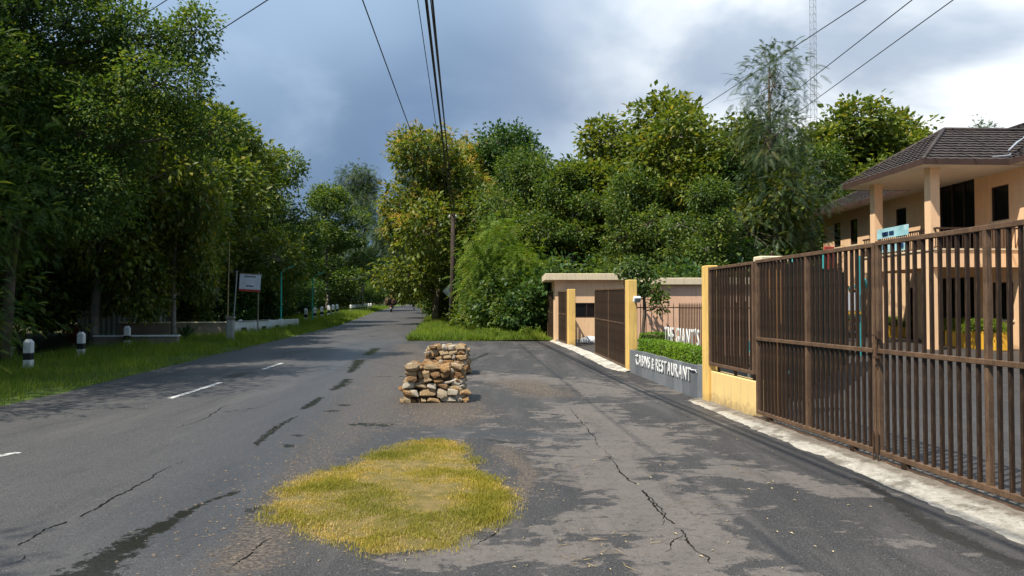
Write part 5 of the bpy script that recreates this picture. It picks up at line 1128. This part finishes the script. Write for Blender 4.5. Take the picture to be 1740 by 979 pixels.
# white parapet
pa = G(392, 572); pb = G(508, 557)
rz, L = frame_on(pa, pb); par = empty('white_parapet', (pa[0], pa[1], gz(pa[1])), rz, 'low white culvert parapet with black painted squares below the notice board', 'parapet')
dgz = gz(pb[1]) - gz(pa[1])
mb = MB(); mb.box(0, .0, -.3, L, .18, .56 + dgz * .5, bev=.01); mb.build('wall_body', M_WHITE, par)
for t in (.13, .40, .60, .80): MB().box(L * t, -.012, .18, L * t + .55, -.001, .36).build('black_square', M_BLACK, par)
for t in (.08, .30, .52, .72): MB().box(L * t - .06, -.03, -.1, L * t + .06, .2, .60 + dgz * .5, bev=.01).build('pilaster', M_WHITE, par)
MB().box(-.02, -.03, .565 + dgz * .5, L * .5, .2, .60 + dgz * .5).build('coping', M_CONC, par)
ps = G(392, 580); pr = empty('grey_gatepost', (ps[0], ps[1], gz(ps[1])), .1, 'weathered grey concrete post at the left end of the parapet', 'post')
MB().box(-.13, -.13, -.2, .13, .13, .88, bev=.02).build('shaft', M_CONC, pr); MB().box(-.17, -.17, .882, .17, .17, .97, bev=.02).build('cap', M_CONCB, pr)
# notice board
nb = empty('notice_board', (*G(400, 570), gz(31)), .12, 'white notice board with a red bottom band on a leaning frame', 'sign')
MB().tube([(-.12, 0, -.2), (.06, 0, 2.95)], .028, 8).build('leg', M_STEEL, nb); MB().tube([(.98, 0, -.2), (1.02, 0, 2.9)], .028, 8).build('leg', M_CONCB, nb)
bd = MB(); bd.box(.06, -.05, 2.05, .98, -.02, 2.83); bdo = bd.build('board', M_SIGNB, nb, rot=(0, .05, 0))
MB().box(.06, -.056, 2.05, .98, -.051, 2.15).build('red_band', M_REDP, bdo)
MB().box(.04, -.06, 2.83, 1.0, -.01, 2.87).build('top_rail', M_CONCB, bdo)
mb = MB(); rr = random.Random(3)
x_ = .26
while x_ < .74: w_ = rr.uniform(.02, .04); mb.box(x_, -.056, 2.70, x_ + w_, -.051, 2.75); x_ += w_ + .01
mb.build('dark_lettering', M_BLACK, bdo)
mb = MB(); x_ = .36
while x_ < .68: w_ = rr.uniform(.03, .05); mb.box(x_, -.056, 2.27, x_ + w_, -.051, 2.335); x_ += w_ + .015
mb.build('blue_lettering', M_BLUEP, bdo)
bp_ = empty('bamboo_pole', (*G(387, 572), gz(31)), 0, 'thin bamboo pole standing left of the notice board', 'pole'); MB().tube([(0, 0, -.2), (.02, 0, 2), (.06, 0, 4.2)], [.035, .03, .015], 7).build('cane', M_BAMBOO, bp_)
# street lamps
def lamp(x, y, h, label):
    r = empty('street_lamp', (x, y, gz(y)), -.1, label, 'street lamp', 'green street lamps on the left')
    MB().tube([(0, 0, -.2), (0, 0, h)], [.05, .038], 8).build('pole', M_GREENP, r)
    MB().tube([(0, 0, h - .02), (.18, 0, h + .12), (.42, 0, h + .22)], [.03, .026, .024], 6).build('arm', M_GREENP, r)
    mb = MB(); mb.box(.0, -.11, -.03, .52, .11, .04, bev=.02); hd_ = mb.build('lamp_head', M_GREENP, r, loc=(.30, 0, h + .17), rot=(0, -.38, 0))
    MB().box(.06, -.08, -.038, .46, .08, -.031).build('lens', M_WHITE, hd_)
lamp(-12.35, 40.0, 3.05, 'nearer green street lamp beside the notice board')
lamp(-13.35, 50.0, 3.0, 'farther green street lamp beyond the parapet')
# low walls, shed and swing frame on the left
def lowwall(a, b, h, th, body, cope, label):
    rz, L = frame_on(a, b); r = empty('low_wall', (a[0], a[1], gz(a[1])), rz, label, 'wall')
    MB().box(0, 0, -.3, L, th, h, bev=.01).build('wall_body', body, r); MB().box(-.03, -.04, h + .002, L + .03, th + .04, h + .06, bev=.01).build('coping', cope, r)
lowwall((-14.7, 26.3), (-11.9, 26.6), .34, .25, M_CONCB, M_WHITE, 'low culvert wall with a white coping behind the third bollard')
lowwall((-16.5, 31.4), (-12.1, 32.6), .62, .2, M_CONCB, M_CREAM, 'beige garden wall with a pale coping left of the parapet')
lowwall((-14.6, 21.8), (-17.4, 17.8), .25, .2, M_CONCB, M_CONC, 'dark low kerb wall behind the second bollard')
sh = empty('tin_shed', (-19.3, 33.2, gz(33)), .1, 'pale green corrugated tin shed half hidden under the trees', 'shed')
mb = MB(); V = []; Fc = []
for i in range(97): x_ = i * 3.6 / 96; y_ = .02 * math.sin(i * 1.05); V += [(x_, y_, -.2), (x_, y_, 2.2)]
for i in range(96): Fc.append((2 * i, 2 * i + 2, 2 * i + 3, 2 * i + 1))
mb.add(V, Fc); mb.build('corrugated_wall', M_TIN, sh)
MB().box(.02, .05, -.2, 3.55, 3, 2.15).build('shed_body', M_CONCB, sh); MB().box(-.3, -.4, 2.22, 3.9, 3.3, 2.28).build('roof', M_TIN, sh)
bl = empty('blue_panel', (-16.9, 34.6, gz(34)), .1, 'dark blue upright panel beside the tin shed', 'panel'); MB().box(0, 0, 0, .75, .04, 1.95, bev=.01).build('sheet', M_BLUEP, bl); MB().box(-.04, .05, 0, 0, .09, 2.0).build('post', M_WHITE, bl)
sw = empty('tubular_stand', (-16.25, 33.8, gz(34)), .1, 'thin white tubular frame standing by the blue panel', 'frame')
MB().tube([(.55, 0, 0), (.55, 0, 2.0), (1.1, .1, 2.05)], .025, 6).build('upright', M_WHITE, sw); MB().tube([(0, 0, 1.6), (.45, 0, 0)], .025, 6).build('brace', M_WHITE, sw); MB().tube([(-.12, 0, 1.6), (.33, 0, 0)], .025, 6).build('brace', M_WHITE, sw)
# diamond signs seen from behind
def diamond(x, y, h, s_, label, tilt=0.0):
    r = empty('diamond_sign', (x, y, gz(y)), tilt, label, 'road sign', 'diamond road signs'); MB().tube([(0, 0, -.2), (0, 0, h + .1)], .03, 6).build('post', M_STEEL, r)
    mb = MB(); mb.prism([(0, -s_), (s_, 0), (0, s_), (-s_, 0)], -.01, .01, M=Matrix.Translation((0, -.04, h)) @ Matrix.Rotation(math.pi / 2, 4, 'X')); mb.build('plate', M_STEEL, r)
x_, y_ = G(766, 552); diamond(-3.55, 42.5, 2.05, .40, 'grey back of a diamond road sign half hidden by the utility pole')
diamond(-17.2, 86, 3.9, .42, 'distant grey diamond road sign above the left roadside bushes', .5)

# ------------------------------------------------------------------ motorcycle and rider carrying a wide bundle
mx, my = G(665, 530.5); mz = gz(my); mrot = .08
mc = empty('motorcycle', (mx, my, mz), mrot, 'small dark motorcycle riding away on the distant road', 'motorcycle')
def wheel(yc):
    mb = MB(); n = 20; 
    for k in range(n):
        a0, a1 = 2 * math.pi * k / n, 2 * math.pi * (k + 1) / n
        vs = [];
        for a_ in (a0, a1):
            for rr_, xx_ in ((.30, -.035), (.30, .035), (.23, .03), (.23, -.03)): vs.append((xx_, rr_ * math.cos(a_), rr_ * math.sin(a_)))
        mb.add(vs, [(0, 4, 5, 1), (1, 5, 6, 2), (2, 6, 7, 3), (3, 7, 4, 0)])
    wo_ = mb.build('wheel', M_RUBBER, mc, loc=(0, yc, .30)); hb = MB(); hb.tube([(-.06, 0, 0), (.06, 0, 0)], .04, 8)
    for k in range(6): a_ = k * math.pi / 3; hb.tube([(0, 0, 0), (0, .23 * math.cos(a_), .23 * math.sin(a_))], .01, 4)
    hb.build('hub', M_STEEL, wo_)
wheel(-.62); wheel(.62)
MB().tube([(0, .60, .30), (0, .45, .75), (0, .38, 1.0)], [.03, .035, .04], 6).build('fork', M_STEEL, mc)
mb = MB(); mb.tube([(-.33, .25, 1.03), (-.1, .38, 1.0), (.1, .38, 1.0), (.33, .25, 1.03)], .016, 6); mb.build('handlebar', M_BLACK, mc)
mb = MB(); mb.tube([(0, .48, .78), (0, .30, .5), (0, -.1, .48), (0, -.45, .62), (0, -.85, .68)], [.09, .14, .17, .15, .06], 10); mb.build('body', M_BLACK, mc, smooth=True)
mb = MB(); mb.tube([(0, .1, .74), (0, -.25, .77), (0, -.75, .80)], [.07, .12, .09], 8); mb.build('seat', M_BLACK, mc, smooth=True)
mb = MB(); mb.box(-.05, -.96, .55, .05, -.93, .68); mb.build('tail_light', M_REDP, mc); MB().box(-.09, -.93, .40, .09, -.92, .53).build('number_plate', M_WHITE, mc)
MB().tube([(.12, -.1, .3), (.14, -.7, .36)], [.03, .05], 8).build('exhaust', M_STEEL, mc)
for s_ in (-1, 1): MB().tube([(s_ * .28, .33, 1.03), (s_ * .36, .33, 1.2)], .01, 4).build('mirror_stalk', M_BLACK, mc)
# rider: one continuous skinned figure
def skin_person(name, pts, edges, radii, mats, root_loc, rz):
    me = bpy.data.meshes.new('body'); me.from_pydata(pts, edges, []); ob = bpy.data.objects.new('body_tmp', me); COL.objects.link(ob)
    sk = ob.modifiers.new('s', 'SKIN'); ss_ = ob.modifiers.new('u', 'SUBSURF'); ss_.levels = 1
    for i, rr_ in enumerate(radii): me.skin_vertices[0].data[i].radius = (rr_, rr_)
    me.skin_vertices[0].data[0].use_root = True
    dg = bpy.context.evaluated_depsgraph_get(); out = bpy.data.meshes.new_from_object(ob.evaluated_get(dg)); bpy.data.objects.remove(ob); out.materials.clear()
    for m_ in mats: out.materials.append(m_)
    return out
pts = [(0, -.18, .88), (0, -.15, 1.08), (0, -.08, 1.30), (0, -.06, 1.42), (0, -.02, 1.50), (0, 0, 1.60), (0, .01, 1.68)]
rad = [.15, .14, .16, .12, .055, .09, .085]; ed = [(i, i + 1) for i in range(6)]
for s_ in (-1, 1):
    b = len(pts); pts += [(s_ * .19, -.05, 1.38), (s_ * .27, .04, 1.16), (s_ * .29, .22, 1.05), (s_ * .30, .27, 1.045)]; rad += [.055, .045, .034, .03]; ed += [(3, b), (b, b + 1), (b + 1, b + 2), (b + 2, b + 3)]
    for q in range(4): f0 = len(pts); pts += [(s_ * (.275 + .017 * q), .31, 1.05), (s_ * (.275 + .017 * q), .325 - .003 * abs(q - 1.5), 1.02)]; rad += [.008, .007]; ed += [(b + 3, f0), (f0, f0 + 1)]
    f0 = len(pts); pts += [(s_ * .262, .27, 1.02)]; rad += [.009]; ed += [(b + 3, f0)]
    b = len(pts); pts += [(s_ * .11, -.12, .86), (s_ * .19, .22, .78), (s_ * .17, .10, .42), (s_ * .17, .20, .38)]; rad += [.085, .065, .045, .035]; ed += [(0, b), (b, b + 1), (b + 1, b + 2), (b + 2, b + 3)]
body = skin_person('person', pts, ed, rad, [M_CLOTH, M_SKIN], None, 0)
for poly in body.polygons:
    c_ = poly.center; poly.material_index = 1 if (c_.z > 1.47 or (abs(c_.x) > .24 and c_.y > .18 and c_.z > .95)) else 0; poly.use_smooth = True
pe = empty('person', (mx, my, mz), mrot, 'rider in dark clothes and helmet seated on the distant motorcycle', 'person'); link('body', body, pe)
bm = bmesh.new(); bmesh.ops.create_icosphere(bm, subdivisions=2, radius=.135)
for v in bm.verts: v.co.z = max(v.co.z, -.06); v.co += Vector((0, .0, 1.68))
me = bpy.data.meshes.new('helmet'); bm.to_mesh(me); bm.free(); me.materials.append(M_REDP); link('helmet', me, pe)
for s_ in (-1, 1): MB().box(s_ * .035 - .012, .085, 1.615, s_ * .035 + .012, .097, 1.63).build('eye', M_BLACK, pe)
MB().box(-.012, .09, 1.57, .012, .115, 1.61).build('nose', M_SKIN, pe); MB().box(-.025, .085, 1.545, .025, .095, 1.553).build('mouth', M_REDP, pe)
for s_ in (-1, 1): MB().box(s_ * .085 - .01, -.01, 1.57, s_ * .085 + .01, .025, 1.62).build('ear', M_SKIN, pe)
def lump(name, loc, r3, mat, parent, seed=0):
    bm = bmesh.new(); bmesh.ops.create_icosphere(bm, subdivisions=3, radius=1)
    for v in bm.verts: n_ = 1 + .25 * mnoise.noise(v.co * 2 + Vector((seed, 0, 0))); v.co = Vector((v.co.x * r3[0] * n_, v.co.y * r3[1] * n_, v.co.z * r3[2] * n_)) + Vector(loc)
    me = bpy.data.meshes.new(name); bm.to_mesh(me); bm.free(); me.materials.append(mat); return link(name, me, parent)
ld = empty('carried_bundle', (mx, my, mz), mrot, 'wide brown bundle strapped behind the rider on the motorcycle', 'bundle')
lump('bundle_half', (-.34, -.60, 1.15), (.30, .32, .48), M_BUNDLE, ld, 1); lump('bundle_half', (.34, -.60, 1.18), (.30, .32, .50), M_BUNDLE, ld, 4); lump('bundle_top', (0, -.62, 1.45), (.45, .25, .26), M_BUNDLE, ld, 8)
MB().box(-.5, -.93, 1.20, .5, -.90, 1.23).build('strap', M_BLACK, ld)

# ------------------------------------------------------------------ render settings kept light
def ordinal_labels(group, pattern, key):
    L = [o for o in COL.objects if o.get('group') == group and o.parent is None]; L.sort(key=key)
    W_ = ['first', 'second', 'third', 'fourth', 'fifth', 'sixth', 'seventh', 'eighth', 'ninth', 'tenth', 'eleventh', 'twelfth', 'thirteenth', 'fourteenth', 'fifteenth', 'sixteenth', 'seventeenth', 'eighteenth']
    for i, o in enumerate(L): o['label'] = pattern % W_[i]
px_ = lambda o: o.location.x / o.location.y
ordinal_labels('undergrowth behind the bollards', 'shaded shrub under the trees left of the road, %s counted from the left', px_)
ordinal_labels('distant trees left of the road', 'small distant tree beyond the street lamps, %s counted from the left', px_)
ordinal_labels('undergrowth on the right', 'undergrowth shrub below the trees behind the gate, %s from the left', px_)
ordinal_labels('undergrowth on the left', 'dark undergrowth below the feathery trees, %s counted from the left', px_)
ordinal_labels('distant bollards before the motorcycle', 'tiny bollard of the distant row before the motorcycle, %s from the left', px_)
ordinal_labels('weeds on the right verge', 'low leafy weeds on the front edge of the right verge, %s from the left', px_)
ordinal_labels('bushes along the far road', 'bush closing the far right edge of the road, %s from the left', px_)
ordinal_labels('distant trees at the end of the road', 'distant tree closing the end of the road, %s from the left', px_)
ordinal_labels('second row of trees on the left', 'dark tree of the shaded second row left of the road, %s from the left', px_)
ordinal_labels('second row of trees on the right', 'tree of the second row between the crowns on the right, %s from the left', px_)
S.cycles.use_denoising = True
S.cycles.max_bounces = 6; S.cycles.diffuse_bounces = 3; S.cycles.glossy_bounces = 2; S.cycles.transmission_bounces = 3; S.cycles.transparent_max_bounces = 4
